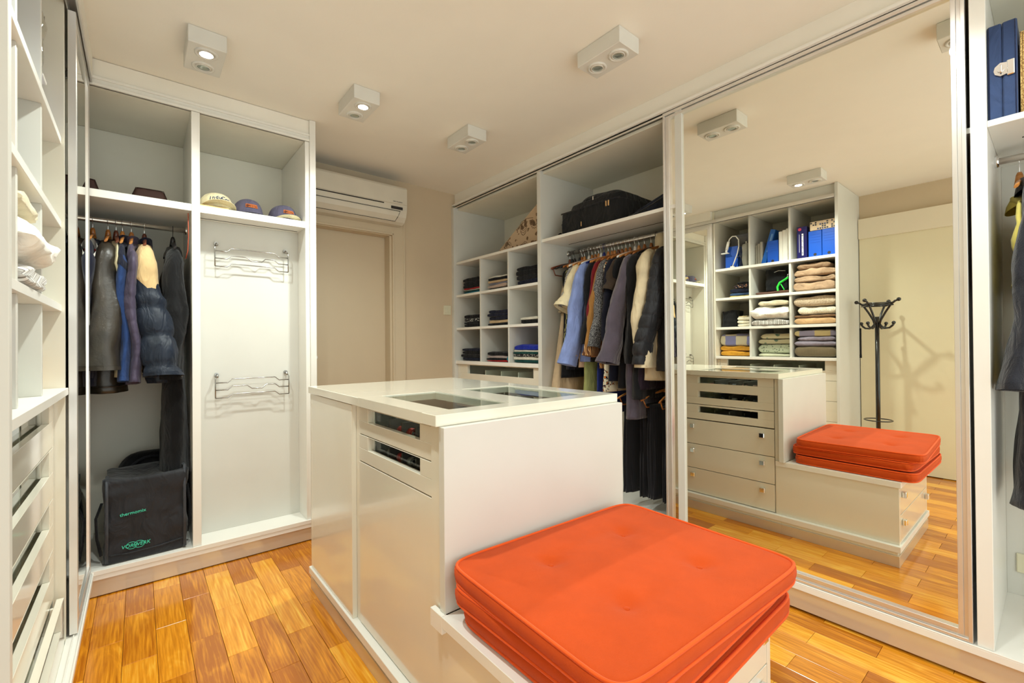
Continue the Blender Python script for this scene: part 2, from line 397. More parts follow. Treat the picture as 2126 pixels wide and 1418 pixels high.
# plinth, top track and fascia shared by the whole run
struct('trim_4', B(2.262, 2.29, YF, YB, .012, .0995, b=0), M['plinth'], label='satin beige plinth under the right cabinets')
tk = MB().box(2.25, 2.262, YF, YB-.04, .1, .126).box(2.25, 2.258, YF, YB-.04, .126, .131)
struct('trim_5', tk, M['edge'], label='white lower edge with sliding door track on the right')
struct('trim_6', B(2.285, BX+.02, YF, YB, TOPZ+.018, CZ, b=0), M['ceil'], label='fascia between the right cabinets and the ceiling')
tt = MB().box(2.25, 2.30, YF, YB-.005, 2.488, 2.502, b=.001)
struct('trim_7', tt, M['edge'], label='white upper track edge on the right')
tt = MB().box(2.258, 2.262, YF, YB-.04, 2.462, 2.472, b=0).box(2.258, 2.262, YF, YB-.04, 2.482, 2.488, b=0)
struct('trim_14', B(2.266, 2.27, YF, YB-.04, 2.468, 2.488, b=0), M['dark'], label='dark strip painting the shade inside the upper sliding track on the right')  # near-black strip added to paint the shaded recess of the track
struct('trim_8', tt, M['alu'], label='aluminium upper sliding track on the right')

def mirror_door(name, label, x, sgn, y0, y1, z0, z1, fwid, lip, bk=-.012):
    """sliding mirror door in the plane x; sgn = side the mirror faces"""
    t = thing(name, label, 'mirror', (x, (y0+y1)/2, z0))
    def fr(o0, o1, d0, d1):
        m = MB(); xa, xb = x+sgn*d0, x+sgn*d1
        def ring(a, b):
            m.box(xa, xb, y0+a, y0+b, z0+a, z1-a, b=.0008); m.box(xa, xb, y1-b, y1-a, z0+a, z1-a, b=.0008)
            m.box(xa, xb, y0+b, y1-b, z0+a, z0+b, b=.0008); m.box(xa, xb, y0+b, y1-b, z1-b, z1-a, b=.0008)
        ring(o0, o1); return m
    m = fr(0, fwid*.3, bk, lip); n = fr(fwid*.3, fwid*.62, bk, lip*.45); p = fr(fwid*.62, fwid, bk, lip*.85)
    for q in (n, p): m.add(q.v, q.f)
    obj('frame', m, M['alu'], t)
    obj('mirror_pane', B(x-.004 if sgn > 0 else x, x if sgn > 0 else x+.004, y0+fwid*.6, y1-fwid*.6, z0+fwid*.6, z1-fwid*.6, b=0), M['mirror'], t)
    bx = x-sgn*.010
    obj('backing', B(min(bx, bx-sgn*.004), max(bx, bx-sgn*.004), y0+.003, y1-.003, z0+.003, z1-.003, b=0), M['panel'], t)
    return t
mirror_door('mirror_door', 'large full height sliding mirror in a silver aluminium frame on the right', 2.275, -1, .204, 1.40, .132, 2.478, .037, .018)

# ================================================================ LEFT RUN (front near x = -.2)
lc = thing('shelving_cabinet', 'white shelving with bedding cubbies over open slotted drawers at the left edge', 'cabinet', (-.25, 1.8, 0))
LB = -.80
obj('side_panel', B(XL+.002, -.185, 1.228, 1.253, .0, CZ-.002), M['panel'], lc)
obj('side_panel', B(LB-.012, -.213, 2.345, 2.37, .10, CZ-.002), M['lacquer'], lc)
obj('back_panel', B(LB-.012, LB, 1.253, 2.345, .1, 2.49), M['inner'], lc)
obj('top_panel', B(LB, -.215, 1.253, 2.345, 2.488, 2.508), M['inner'], lc)
obj('fascia', B(-.235, -.215, 1.253, 2.345, 2.508, CZ-.002), M['panel'], lc)
obj('bottom_panel', B(LB, -.2165, 1.253, 2.345, .1, .128), M['edge'], lc)
for z in (1.042, 1.35, 1.66, 1.97): obj('shelf', B(LB, -.222 if z > 1.1 else -.205, 1.253, 2.345, z-.016, z+.01), M['edge'], lc)
for y in (1.63, 1.997):
    for z0, z1 in ((1.052, 1.334), (1.36, 1.644), (1.67, 1.954), (1.98, 2.488)): obj('divider', B(LB, -.232, y-.009, y+.009, z0, z1), M['panel'], lc)
obj('filler_strip', B(-.262, -.243, 2.318, 2.343, .13, 1.02), M['lacquer'], lc)
for i in range(5):
    z1 = 1.024-.183*i; z0 = z1-.18
    out = .028 if i == 4 else 0
    glazed_drawer(lc, 0, -.243+out, LB+.05, 1.258, 2.314, z0, z1, 1.357, 2.24, z0+.092, z1-.002, M['lacquer'])
struct('trim_9', B(-.215, -.195, 1.253, 2.955, .0, .10, b=0), M['plinth'], label='plinth under the left cabinets')
tk = MB().box(-.80, -.172, 2.37, 2.955, .1, .118).box(-.215, -.172, 1.253, 2.37, .1, .118).box(-.178, -.172, 1.253, 2.95, .118, .124).box(-.196, -.192, 1.253, 2.95, .118, .124)
struct('trim_10', tk, M['edge'], label='white floor track of the left sliding doors')
struct('trim_11', MB().box(-.208, -.204, 1.253, 2.95, 2.475, 2.50, b=0).box(-.178, -.172, 1.253, 2.95, 2.475, 2.50, b=0).box(-.208, -.172, 1.253, 2.95, 2.50, 2.507, b=0), M['alu'], label='aluminium ceiling track of the left sliding doors')
struct('trim_12', B(-.80, -.172, 2.37, 2.955, 2.51, CZ, b=0), M['ceil'], label='fascia above the left sliding mirror')
mirror_door('mirror_door', 'narrow sliding mirror door beside the hanging jackets on the left', -.189, 1, 2.362, 2.945, .126, 2.474, .05, .0065, -.017)

# ================================================================ FAR WARDROBE (front plane y = 2.955)
WY = 2.955; WB = 3.56
fwd = thing('open_wardrobe', 'white two bay wardrobe left of the door with coats and wire racks', 'wardrobe', (.3, WY, 0))
obj('side_panel', B(-.83, -.80, WY-.58, WB, .1, CZ-.003), M['panel'], fwd)
obj('divider', B(.217, .255, WY, WB, .128, 2.468), M['edge'], fwd)
obj('side_panel', B(.793, .818, WY+.006, WB, .128, 2.468), M['edge'], fwd)
obj('side_panel', B(.818, .853, WY-.006, WB+.03, 0, CZ-.002), M['edge'], fwd)
obj('back_panel', B(-.80, .793, WB-.012, WB, .1, 2.47), M['inner'], fwd)
obj('top_panel', B(-.80, .818, WY+.01, WB-.012, 2.47, 2.49), M['inner'], fwd)
obj('bottom_panel', B(-.80, .818, WY-.004, WB-.012, .09, .128), M['edge'], fwd)
tp = MB().box(-.80, .818, WY-.002, WY+.02, 2.470, 2.484).box(-.80, .818, WY+.006, WY+.02, 2.484, 2.503, b=0).box(-.80, .818, WY-.002, WY+.02, 2.503, 2.517)
obj('top_rail', tp, M['edge'], fwd)
obj('fascia', B(-.80, .818, WY+.012, WY+.03, 2.517, CZ-.002), M['ceil'], fwd)
obj('sill_track', MB().box(-.80, .818, WY-.012, WY-.0045, .107, .13, b=.0008).box(-.80, .818, WY-.0095, WY-.0045, .084, .107, b=0), M['edge'], fwd)
obj('shelf', B(-.80, .217, WY+.004, WB-.012, 1.93, 1.968), M['edge'], fwd)
obj('shelf', B(.255, .793, WY+.004, WB-.012, 1.928, 1.968), M['edge'], fwd)
obj('rack_panel', B(.255, .793, 3.13, 3.15, .128, 1.928), M['panel'], fwd)
obj('groove', B(.262, .777, 3.082, 3.088, 1.9265, 1.9285, b=0), M['dark'], fwd)
struct('trim_13', B(-.80, .818, WY-.002, WY+.02, .006, .0895, b=0), M['plinth'], label='satin beige plinth under the far wardrobe')
rail(fwd, (-.80, 3.22, 1.872), (.217, 3.22, 1.872))
# chrome wire racks
def wire_rack(z, label):
    t = thing('wire_rack', label, 'rack', (.53, 3.13, z), 'chrome wire racks on the right wardrobe bay')
    y = 3.085; x0, x1 = .335, .723; r = .0032
    def rl(zz, pts): return [(x, y, zz+dz) for x, dz in pts]
    for zz, pts in ((z-.01, [(x0, 0), (.395, 0), (.418, .02), (.645, .02), (.668, 0), (x1, 0)]),
                    (z-.052, [(x0, 0), (.395, 0), (.418, .02), (.495, .02), (.52, 0), (.575, 0), (.595, .02), (.645, .02), (.668, 0), (x1, 0)]),
                    (z-.098, [(x0, 0), (.395, 0), (.418, .02), (.645, .02), (.668, 0), (x1, 0)])):
        obj('rail_wire', MB().tube(rl(zz, pts), r, 8), M['wire'], t)
    for x in (x0, x1):
        obj('end_wire', MB().tube([(x, y, z-.098), (x, y, z+.012), (x+.005*(1 if x < .5 else -1), y+.012, z+.026)], r, 8), M['wire'], t)
        xx = x+.01*(1 if x < .5 else -1)
        obj('wall_mount', MB().cyl((xx, 3.13, z+.036), (xx, 3.112, z+.036), .011, 14).cyl((xx, 3.112, z+.036), (xx, 3.095, z+.028), .006, 10).sphere((xx, 3.094, z+.026), .008, 10), M['wire'], t)
wire_rack(1.762, 'upper chrome wire rack just below the cap shelf')
wire_rack(1.0, 'lower chrome wire rack at mid height of the white panel')

# ================================================================ ISLAND
L, LQ = .65, M['lacquer']
isl = thing('island_cabinet', 'glossy white drawer island in the middle of the room', 'cabinet', (1.05, 1.7, 0))
obj('plinth', MB().box(.65, 1.462, 1.12, 2.37, 0, .06), M['plinth'], isl)
obj('plinth', MB().box(.658, 1.455, 1.12, 2.362, .06, .078), LQ, isl)
obj('base_ledge', B(.643, 1.462, 1.12, 2.372, .078, .11), M['edge'], isl)
obj('end_panel', B(.655, 1.465, 1.098, 1.126, .446, .9665), M['panel'], isl)
obj('end_panel', B(.652, 1.43, 2.34, 2.362, .11, .962), LQ, isl)
obj('side_panel', B(.652, .672, 1.803, 2.34, .11, .962), LQ, isl)
obj('side_panel', B(1.412, 1.432, 1.785, 2.34, .11, .962), LQ, isl)
obj('stile', B(.664, .684, 1.127, 1.186, .11, .962), LQ, isl)
obj('stile', B(1.40, 1.43, 1.127, 1.16, .11, .962), LQ, isl)
obj('groove_strip', B(.671, .70, 1.7645, 1.8028, .11, .962), LQ, isl)
obj('partition', MB().box(1.045, 1.06, 1.19, 1.76, .112, .80).box(.70, 1.40, 1.775, 1.79, .112, .80), M['inner'], isl)
obj('inner_base', B(.70, 1.40, 1.13, 2.33, .11, .116, b=0), M['inner'], isl)
for z1 in (.957, .851):
    glazed_drawer(isl, 0, .668, 1.04, 1.189, 1.764, z1-.103, z1, 1.263, 1.676, z1-.052, z1-.002, LQ)
obj('door', B(.668, .686, 1.189, 1.764, .114, .744), LQ, isl)
for z1 in (.968-.004, .861, .752):
    glazed_drawer(isl, 0, 1.430, 1.066, 1.164, 1.770, z1-.105, z1, 1.262, 1.670, z1-.056, z1-.012, LQ)
def knob(par, x, y, z, ax, s):
    if ax == 0: mb = MB().box(x, x+.02*s, y-.016, y+.016, z-.016, z+.016, b=.003)
    else: mb = MB().box(x-.016, x+.016, y, y+.02*s, z-.016, z+.016, b=.003)
    obj('knob', mb, M['chrome'], par)
for z0, z1 in ((.466, .64), (.29, .462), (.114, .286)):
    dd = obj('drawer', B(1.412, 1.430, 1.164, 1.770, z0, z1), LQ, isl)
    for y in (1.235, 1.712): knob(dd, 1.430, y, z1-.045, 0, 1)
wt = thing('island_worktop', 'glossy white island worktop with two inset glass panes', 'worktop', (1.05, 1.74, .967))
hx = [(.736, .978), (1.11, 1.371)]; y0, y1 = 1.203, 1.705; zt = (.967, 1.0)
wm = MB().box(.643, 1.466, 1.122, y0, *zt).box(.643, 1.466, y1, 2.366, *zt).box(.643, hx[0][0], y0, y1, *zt, b=0).box(hx[0][1], hx[1][0], y0, y1, *zt, b=0).box(hx[1][1], 1.466, y0, y1, *zt, b=0)
obj('slab', wm, M['lacquer'], wt)
for a, b in hx: obj('glass_pane', B(a+.001, b-.001, y0+.001, y1-.001, .991, .9965, b=0), M['glass'], wt)
# rolled accessories lying in the glazed drawers
proto = None; k = 0
rr = random.Random(3)
for (xa, cols) in ((.735, 0), (1.365, 1)):
    for z in (.868, .768):
        for y in (1.30, 1.37, 1.44, 1.52, 1.60):
            c = [(80, 80, 84), (110, 60, 40), (180, 150, 105), (60, 62, 80), (170, 40, 28), (140, 140, 138)][rr.randrange(6)]
            mt = cloth('rolled_belt_%d_%d_%d' % c, c, .5, .2, 0)
            rad = .018+rr.random()*.005
            sp_ = [(xa+math.cos(a)*rad*(.45+.55*a/12), y, z+rad+.004+math.sin(a)*rad*(.45+.55*a/12)) for a in [q*.4 for q in range(31)]]
            mb = MB()
            for dy in (-.012, .012): pass
            rings = []
            for p in sp_: rings.append([Vector((p[0], p[1]-.014, p[2])), Vector((p[0], p[1]+.014, p[2])), Vector((p[0]*.999+.0012, p[1]+.014, p[2])), Vector((p[0]*.999+.0012, p[1]-.014, p[2]))])
            mb.loft(rings)
            side = 'left' if cols == 0 else 'right'
            pos = ['nearest the bench', 'second from the bench', 'in the middle', 'fourth from the bench', 'farthest from the bench'][(1.30, 1.37, 1.44, 1.52, 1.60).index(y)]
            tag(obj('rolled_belt', mb, mt), 'coiled belt %s in the %s glazed island drawer on the %s side' % (pos, 'top' if z > .8 else 'second', side), 'belt', 'coiled belts in the island %s drawers' % side)
for i, (z, y) in enumerate(((.875, 1.36), (.66, 1.34))):
    pts = [(1.385+.004*math.sin(a*3), y+.045*math.cos(a), z+.012+.018*abs(math.sin(a))) for a in [2*PI*q/40 for q in range(40)]]
    mb = MB()
    for p in pts: mb.sphere(p, .0032, 6)
    tag(obj('pearl_necklace', mb, plain('pearl', (.85, .82, .75), .25)), ['pearl necklace in the top glazed drawer of the island', 'pearl necklace in the third glazed drawer of the island'][i], 'necklace')

bn = thing('bench_cabinet', 'low white bench cabinet joined to the island under the orange cushions', 'bench', (1.04, .82, 0))
obj('plinth', MB().box(.65, 1.462, .548, 1.12, 0, .06), M['plinth'], bn)
obj('plinth', MB().box(.658, 1.455, .556, 1.12, .06, .078), LQ, bn)
obj('base_ledge', B(.643, 1.462, .543, 1.12, .078, .11), M['edge'], bn)
obj('side_panel', B(.657, .677, .552, 1.12, .11, .415), LQ, bn)
obj('side_panel', B(1.41, 1.432, .552, 1.155, .11, .415), LQ, bn)
obj('seat_top', MB().box(.643, 1.44, .543, 1.096, .415, .446).box(.643, .66, 1.096, 1.16, .395, .446).box(1.434, 1.44, 1.096, 1.155, .415, .446, b=0), M['edge'], bn)
for z0, z1 in ((.114, .262), (.266, .412)):
    dd = obj('drawer', B(.681, 1.406, .552, .572, z0, z1), LQ, bn)
    for x in (.72, 1.357): knob(dd, x, .552, z1-.045, 1, -1)

# ================================================================ ORANGE CUSHIONS
def cushion(label, zc, th, cx, cy, hw_, hd, rot, buttons, seed, warp=0):
    t = thing('seat_cushion', label, 'cushion', (cx, cy, zc), 'orange box cushions stacked on the bench')
    n = 44; rg = random.Random(seed)
    def outline(u, s):
        c, q = math.cos(u), math.sin(u); e = 2/13.0
        return Vector((math.copysign(abs(c)**e, c)*hw_*s, math.copysign(abs(q)**e, q)*hd*s))
    def out2(k, s): # even spacing around the rounded square
        u = 2*PI*k/(4*n)
        p = outline(u, s); return p
    btn = [(-.155, -.13), (.155, -.13), (-.155, .13), (.155, .13)]
    R_ = Matrix.Rotation(rot, 2)
    def edgewarp(p): return warp*noise.noise(Vector((p.x*3, p.y*3, seed)))
    def P(p, z): q = R_ @ p; return Vector((cx+q.x, cy+q.y, z+edgewarp(p)))
    def topz(p, s):
        h = .010*(1-abs(p.x/hw_)**3)*(1-abs(p.y/hd)**3)
        for bx, by in btn:
            if buttons: h -= .015*math.exp(-((p.x-bx)**2+(p.y-by)**2)/.0008)+.006*math.exp(-((p.x-bx)**2+(p.y-by)**2)/.006)
        h += .0018*noise.noise(Vector((p.x*9, p.y*9, seed)))
        return h
    mb = MB(); NU = 160; us = []
    for k in range(NU):
        # parametrise by square angle for even points
        a = 8*k/NU; sd = int(a//2) % 4; f = (a % 2)-1
        sq = [(1, f), (-f, 1), (-1, -f), (f, -1)][sd]; u = math.atan2(sq[1], sq[0]); us.append(u)
    rings = []
    for s in [.02+.98*i/26 for i in range(27)]:
        rr = []
        for u in us: p = outline(u, s*.985); rr.append(P(p, zc+th-.006+topz(p, s)))
        rings.append(rr)
    side = [(1.0, th-.009), (1.012, th*.72), (1.014, th*.5), (1.010, th*.28), (1.0, .009)]
    for s, z in side:
        rings.append([P(outline(u, s)*(1+.006*noise.noise(Vector((math.cos(u)*6, math.sin(u)*6, z*30+seed)))), zc+z) for u in us])
    for s in (.985, .6, .02): rings.append([P(outline(u, s), zc+(.005 if s > .9 else .004)) for u in us])
    mb.loft(rings, caps=True)
    obj('cushion_body', mb, M['orange'], t)
    for z in (th-.006, .006):
        obj('piping', MB().tube([P(outline(u, .998), zc+z) for u in us], .0042, 6, closed=True), M['piping'], t)
    if buttons:
        for bx, by in btn:
            q = P(Vector((bx, by)), 0); obj('button', MB().sphere((q.x, q.y, zc+th-.006+topz(Vector((bx, by)), 0)), .009, 12, sz=.5), M['orange'], t)
    return t
M['orange'] = cloth('orange_cotton', (200, 74, 14), .9, .5, .06, .05, 700, .04)
M['piping'] = cloth('orange_piping', (230, 88, 22), .8, .3, .1, .04, 500, 0)
cushion('bottom orange cushion of the stack on the bench', .447, .054, 1.045, .768, .372, .292, R(.6), False, 3, .006)
cushion('middle orange cushion of the stack of three', .5, .052, 1.03, .782, .374, .294, R(1.2), False, 7, .004)
cushion('top orange cushion with four buttons', .550, .052, 1.028, .768, .382, .30, R(-2.2), True, 11, 0)

# ================================================================ CEILING LAMPS
def lamp(x0, y0, label, lit, wm=1.0):
    """white box with two swivel spots; lit = watt factor per bulb (0 = off)"""
    t = thing('ceiling_spotlight', label, 'lamp', (x0+.0725, y0+.125, CZ), 'white twin spot boxes on the ceiling')
    obj('housing', B(x0, x0+.145, y0, y0+.25, CZ-.075, CZ-.0005, b=.0025), M['lampbox'], t)
    for i, l in enumerate(lit):
        cx, cy = x0+.0725, y0+.063+.124*i; z = CZ-.075
        ring = MB(); pr = [(.046, 0), (.046, -.004), (.040, -.007), (.034, -.004), (.033, .0), (.030, -.001), (.030, -.006), (.026, -.007), (.026, 0)]
        ring.loft([[Vector((cx+r*math.cos(2*PI*k/28), cy+r*math.sin(2*PI*k/28), z+dz)) for k in range(28)] for r, dz in pr], caps=False)
        rg = obj('trim_ring', ring, M['lampbox'], t)
        bl = MB(); bl.loft([[Vector((cx+r*math.cos(2*PI*k/20), cy+r*math.sin(2*PI*k/20), z+dz)) for k in range(20)] for r, dz in ((.0265, -.001), (.0255, -.004), (.012, -.0045), (.004, -.0055))])
        obj('bulb', bl, M['lit'] if l > .5 else (M['litdim'] if l > 0 else M['bulb']), t)
        if l > 0:
            ld = bpy.data.lights.new('spot', 'SPOT'); ld.energy = LAMP_W*l*wm; ld.color = LAMP_COL; ld.spot_size = R(144); ld.spot_blend = 1.0; ld.shadow_soft_size = SOFT
            lo = bpy.data.objects.new('spot_light', ld); COL.objects.link(lo); lo.parent = t; lo.location = (0, cy-(y0+.125), -.115)
    return t
lamp(.165, 2.39, 'white twin spot box with one glaring bulb above the open wardrobe', (.62, 0))
lamp(.89, 2.39, 'white twin spot box with a softly lit bulb, over the far end of the island', (1.1, 0))
lamp(1.615, 2.38, 'small unlit white twin spot box near the back wall', (0, 0))
lamp(1.635, 1.22, 'large unlit white twin spot box near the mirror top', (0, 0))
lamp(.165, 1.21, 'twin spot box seen only in the mirror above the left shelving', (0, 1.1))
lamp(1.675, .085, 'twin spot box in the mirror top right corner', (.2, .6))

# ================================================================ AIR CONDITIONER
ac = thing('air_conditioner', 'white wall air conditioner over the door', 'air conditioner', (1.28, YB, 2.2))
x0, x1 = .868, 1.706
prof = [(YB, 2.2), (YB-.10, 2.2), (YB-.135, 2.215), (YB-.165, 2.25), (YB-.182, 2.30), (YB-.185, 2.34), (YB-.185, 2.478), (YB-.175, 2.493), (YB, 2.497)]
mb = MB(); mb.prism(prof, 0, x0, x1); obj('body', mb, M['acp'], ac)
obj('front_panel', MB().prism([(YB-.185, 2.345), (YB-.191, 2.348), (YB-.191, 2.474), (YB-.182, 2.49), (YB-.18, 2.49), (YB-.185, 2.478)], 0, x0+.003, x1-.003), M['acp'], ac)
obj('groove', B(x0+.02, x1-.2, YB-.187, YB-.184, 2.333, 2.341, b=0), M['dark'], ac)
obj('louver', MB().prism([(YB-.103, 2.205), (YB-.138, 2.219), (YB-.170, 2.252), (YB-.180, 2.285), (YB-.176, 2.287), (YB-.166, 2.256), (YB-.134, 2.224), (YB-.103, 2.211)], 0, x0+.02, x1-.07), M['acp'], ac)
gm = MB()
gm.tube([(x0+.01, YB-.183, 2.292), (x1-.06, YB-.183, 2.292), (x1-.075, YB-.166, 2.246), (x1-.085, YB-.137, 2.2165), (x0+.01, YB-.137, 2.2165)], .0022, 6)
obj('slot', gm, M['dark'], ac)
obj('intake', B(x0+.01, x1-.06, YB-.15, YB-.02, 2.4965, 2.499, b=0), M['dark'], ac)
obj('display_window', B(x1-.14, x1-.04, YB-.1885, YB-.183, 2.303, 2.325, b=.001), M['black'], ac)
text('lettering', 'NEO PLASMA', .0135, M['black'], ac, (x1-.125, YB-.1915, 2.358), (R(90), 0, 0), sx=1.0)

# ================================================================ HAT STAND (seen in the mirror)
hs = thing('hat_stand', 'black metal hat stand with ball tipped arms by the sliding panel door', 'coat rack', (-.5, 1.03, 0))
obj('pole', MB().cyl((-.5, 1.03, .1), (-.5, 1.03, 1.415), .0165, 18), M['blackmetal'], hs)
obj('base_ring', MB().tube([(-.5+.19*math.cos(a), 1.03+.19*math.sin(a), .02) for a in [2*PI*k/28 for k in range(28)]], .009, 8, closed=True), M['blackmetal'], hs)
obj('umbrella_ring', MB().tube([(-.5+.10*math.cos(a), 1.03+.10*math.sin(a), .5) for a in [2*PI*k/28 for k in range(28)]], .005, 8, closed=True), M['blackmetal'], hs)
for k in range(4):
    a = R(18+90*k); c, s_ = math.cos(a), math.sin(a)
    def rz(lst): return [(-.5+r*c, 1.03+r*s_, z) for r, z in lst]
    obj('foot', MB().tube(rz([(.012, .14), (.06, .13), (.13, .08), (.17, .04), (.19, .018)]), .008, 8).sphere(rz([(.2, .015)])[0], .014, 10), M['blackmetal'], hs)
    obj('upper_arm', MB().tube(rz([(.014, 1.33), (.03, 1.385), (.065, 1.45), (.11, 1.52), (.14, 1.545), (.16, 1.552)]), .0085, 8).sphere(rz([(.168, 1.556)])[0], .0165, 12), M['blackmetal'], hs)
    obj('lower_arm', MB().tube(rz([(.014, 1.36), (.035, 1.33), (.06, 1.312), (.095, 1.315), (.12, 1.335), (.128, 1.35)]), .0085, 8).sphere(rz([(.128, 1.358)])[0], .015, 12), M['blackmetal'], hs)
sq = [(-.5+.125*math.cos(R(18+90*k)), 1.03+.125*math.sin(R(18+90*k)), 1.532) for k in range(4)]
obj('arm_frame', MB().tube(sq, .006, 8, closed=True).tube([(p[0], p[1], p[2]-.018) for p in sq], .006, 8, closed=True), M['blackmetal'], hs)
tag(obj('fabric_strap', MB().box(-.432, -.428, 1.128, 1.142, 1.08, 1.315, b=0).box(-.434, -.426, 1.127, 1.143, 1.05, 1.08, b=.001), cloth('black_webbing', (18, 18, 20))), 'thin black strap dangling from the black hat stand', 'strap')

# ================================================================ CAPS, HATS AND BAGS ON THE WARDROBE SHELVES
def cap(name, label, loc, rot, crown, brimc, under, mesh=None, r=.088, h=.088, brim_rise=.0):
    t = thing(name, label, 'cap', (0, 0, 0)); n = 32
    rings = []
    for i in range(11):
        a = (PI/2)*i/10; rr = max(.0015, math.cos(a)**.6*r); z = .004+h*math.sin(a)**.9
        rings.append([Vector((rr*math.cos(2*PI*k/n)*.95, rr*1.1*math.sin(2*PI*k/n), z*(1+.10*max(0, -math.sin(2*PI*k/n))*math.sin(2*a)))) for k in range(n)])
    mb = MB().loft(rings, smooth=True)
    if mesh:
        for q, f in enumerate(mb.f):
            c = sum((mb.v[i] for i in f), Vector())/len(f)
            if c.y > .01: mb.mi[q] = 1
    obj('crown', mb, [crown, mesh or crown], t)
    br = MB(); top = []; bot = []
    for i in range(9):
        f = i/8; row = []; row2 = []
        for k in range(17):
            u = -1+2*k/16; wx = (.083+.004*f)*math.sin(u*1.45)/math.sin(1.45)
            y = -r*1.05*math.cos(u*1.3)-f*.052*max(0, math.cos(u*1.35))**.6
            z = .004+(.010+brim_rise*2.2)*(1-u*u)*(.6+.4*f)
            row.append(Vector((wx, y, z))); row2.append(Vector((wx, y, z-.0022)))
        top.append(row); bot.append(row2)
    br.loft(top, caps=False, closed=False); obj('brim', br, brimc, t)
    bb = MB().loft(bot, caps=False, closed=False); obj('brim_underside', bb, under, t)
    obj('brim_edge', MB().tube([top[-1][k]+Vector((0, -.0005, -.001)) for k in range(17)], .0018, 6), brimc, t)
    obj('top_button', MB().sphere((0, 0, h+.005), .007, 10, sz=.5), crown, t)
    t.location = loc; t.rotation_euler = rot
    return t
SH = 1.9685
def crown_pt(ang, z, r, h, off):
    """point on a cap's crown, pushed out by off; ang 0 = front"""
    a = math.asin(min(1, ((z-.004)/h))**(1/.9)); rr = math.cos(a)**.6*r+off; u = -PI/2+ang
    return Vector((rr*.95*math.cos(u), rr*1.1*math.sin(u), z))
cream = cloth('cream_cotton', (226, 214, 176)); greycap = cloth('slate_cotton', (88, 84, 104)); navy_mesh = cloth('dark_mesh', (28, 30, 44)); suede = cloth('tan_leather_patch', (176, 92, 40), .6)
board = tag(obj('wooden_board', B(.258, .392, 2.99, 3.13, SH, SH+.014), plain('pale_wood_board', s2l((226, 190, 130)), .5)), 'thin pale wooden board under the cream cap', 'board')
c1 = cap('cream_cap', 'cream cap with blue lettering lying on a thin wooden board', (.345, 3.10, SH+.0145), (0, 0, R(6)), cream, cream, cloth('cream_lining', (214, 200, 158)), r=.09, h=.088, brim_rise=.009)
navy_ink = plain('navy_ink', s2l((20, 40, 90)), .6)
for i, chh in enumerate('InduCol'):
    p = crown_pt((i-3)*.2, .050-.0010*(i-3)**2, .09, .088, .003)
    text('letter', chh, .030, navy_ink, c1, p, (R(66), 0, (i-3)*.2), ext=.0015, align='CENTER', local=True)
for nm, lb, x, rz_, und in (('grey_cap', 'slate grey cap with tan patch in the middle of the three caps', .508, 4, greycap), ('grey_cap', 'slate grey cap with pale brim underside at the right end of the shelf', .70, 12, cream)):
    c = cap(nm, lb, (x, 3.12, SH+.001), (0, 0, R(rz_)), greycap, greycap, und, navy_mesh, r=.086, h=.104, brim_rise=.0 if und is greycap else .010)
    zs = (.050, .056, .064, .072); an = [R(-24+48*k/10) for k in range(11)]
    pm_ = MB().loft([[crown_pt(q, z, .086, .104, .003) for q in an] for z in zs], caps=False, closed=False)
    lobj('patch', pm_, suede, c)
    for i, chh in enumerate('@Mills'):
        p = crown_pt(R(-17+6.6*i), .055, .086, .104, .0036)
        text('letter', chh, .015, plain('burnt_brown', s2l((70, 26, 8)), .7), c, p, (R(80), 0, R(-17+6.6*i)), ext=.0008, align='CENTER', local=True)
brownl = plain('dark_brown_suede', s2l((58, 30, 20)), .75, bump=.3, bscale=300)
for i, (xc, hw0, hw1, h_, lb) in enumerate(((.045, .088, .060, .088, 'dark brown tapered leather bag in the middle of the top left shelf'), (-.235, .088, .062, .092, 'dark brown tapered leather bag cut off by the narrow mirror frame'))):
    t = thing('leather_bag', lb, 'bag', (xc, 3.17, SH))
    rings = []
    for f in [0, .04, .15, .4, .7, .9, .97, 1]:
        hw = hw0+(hw1-hw0)*f; sq_ = 1 if 0 < f < .95 else .94
        rings.append([Vector((xc+math.copysign(abs(math.cos(a))**.3, math.cos(a))*hw*sq_, 3.17+math.copysign(abs(math.sin(a))**.3, math.sin(a))*.06*sq_*(1-.3*f), SH+.001+h_*f)) for a in [2*PI*(k+.5)/32 for k in range(32)]])
    obj('bag_body', MB().loft(rings), brownl, t)
    obj('seam', MB().tube([(xc-hw0*.98, 3.108, SH+.004), (xc-hw1*.98, 3.127, SH+h_*.96), (xc+hw1*.98, 3.127, SH+h_*.96), (xc+hw0*.98, 3.108, SH+.004)], .002, 6), cloth('brown_seam', (40, 20, 12)), t)

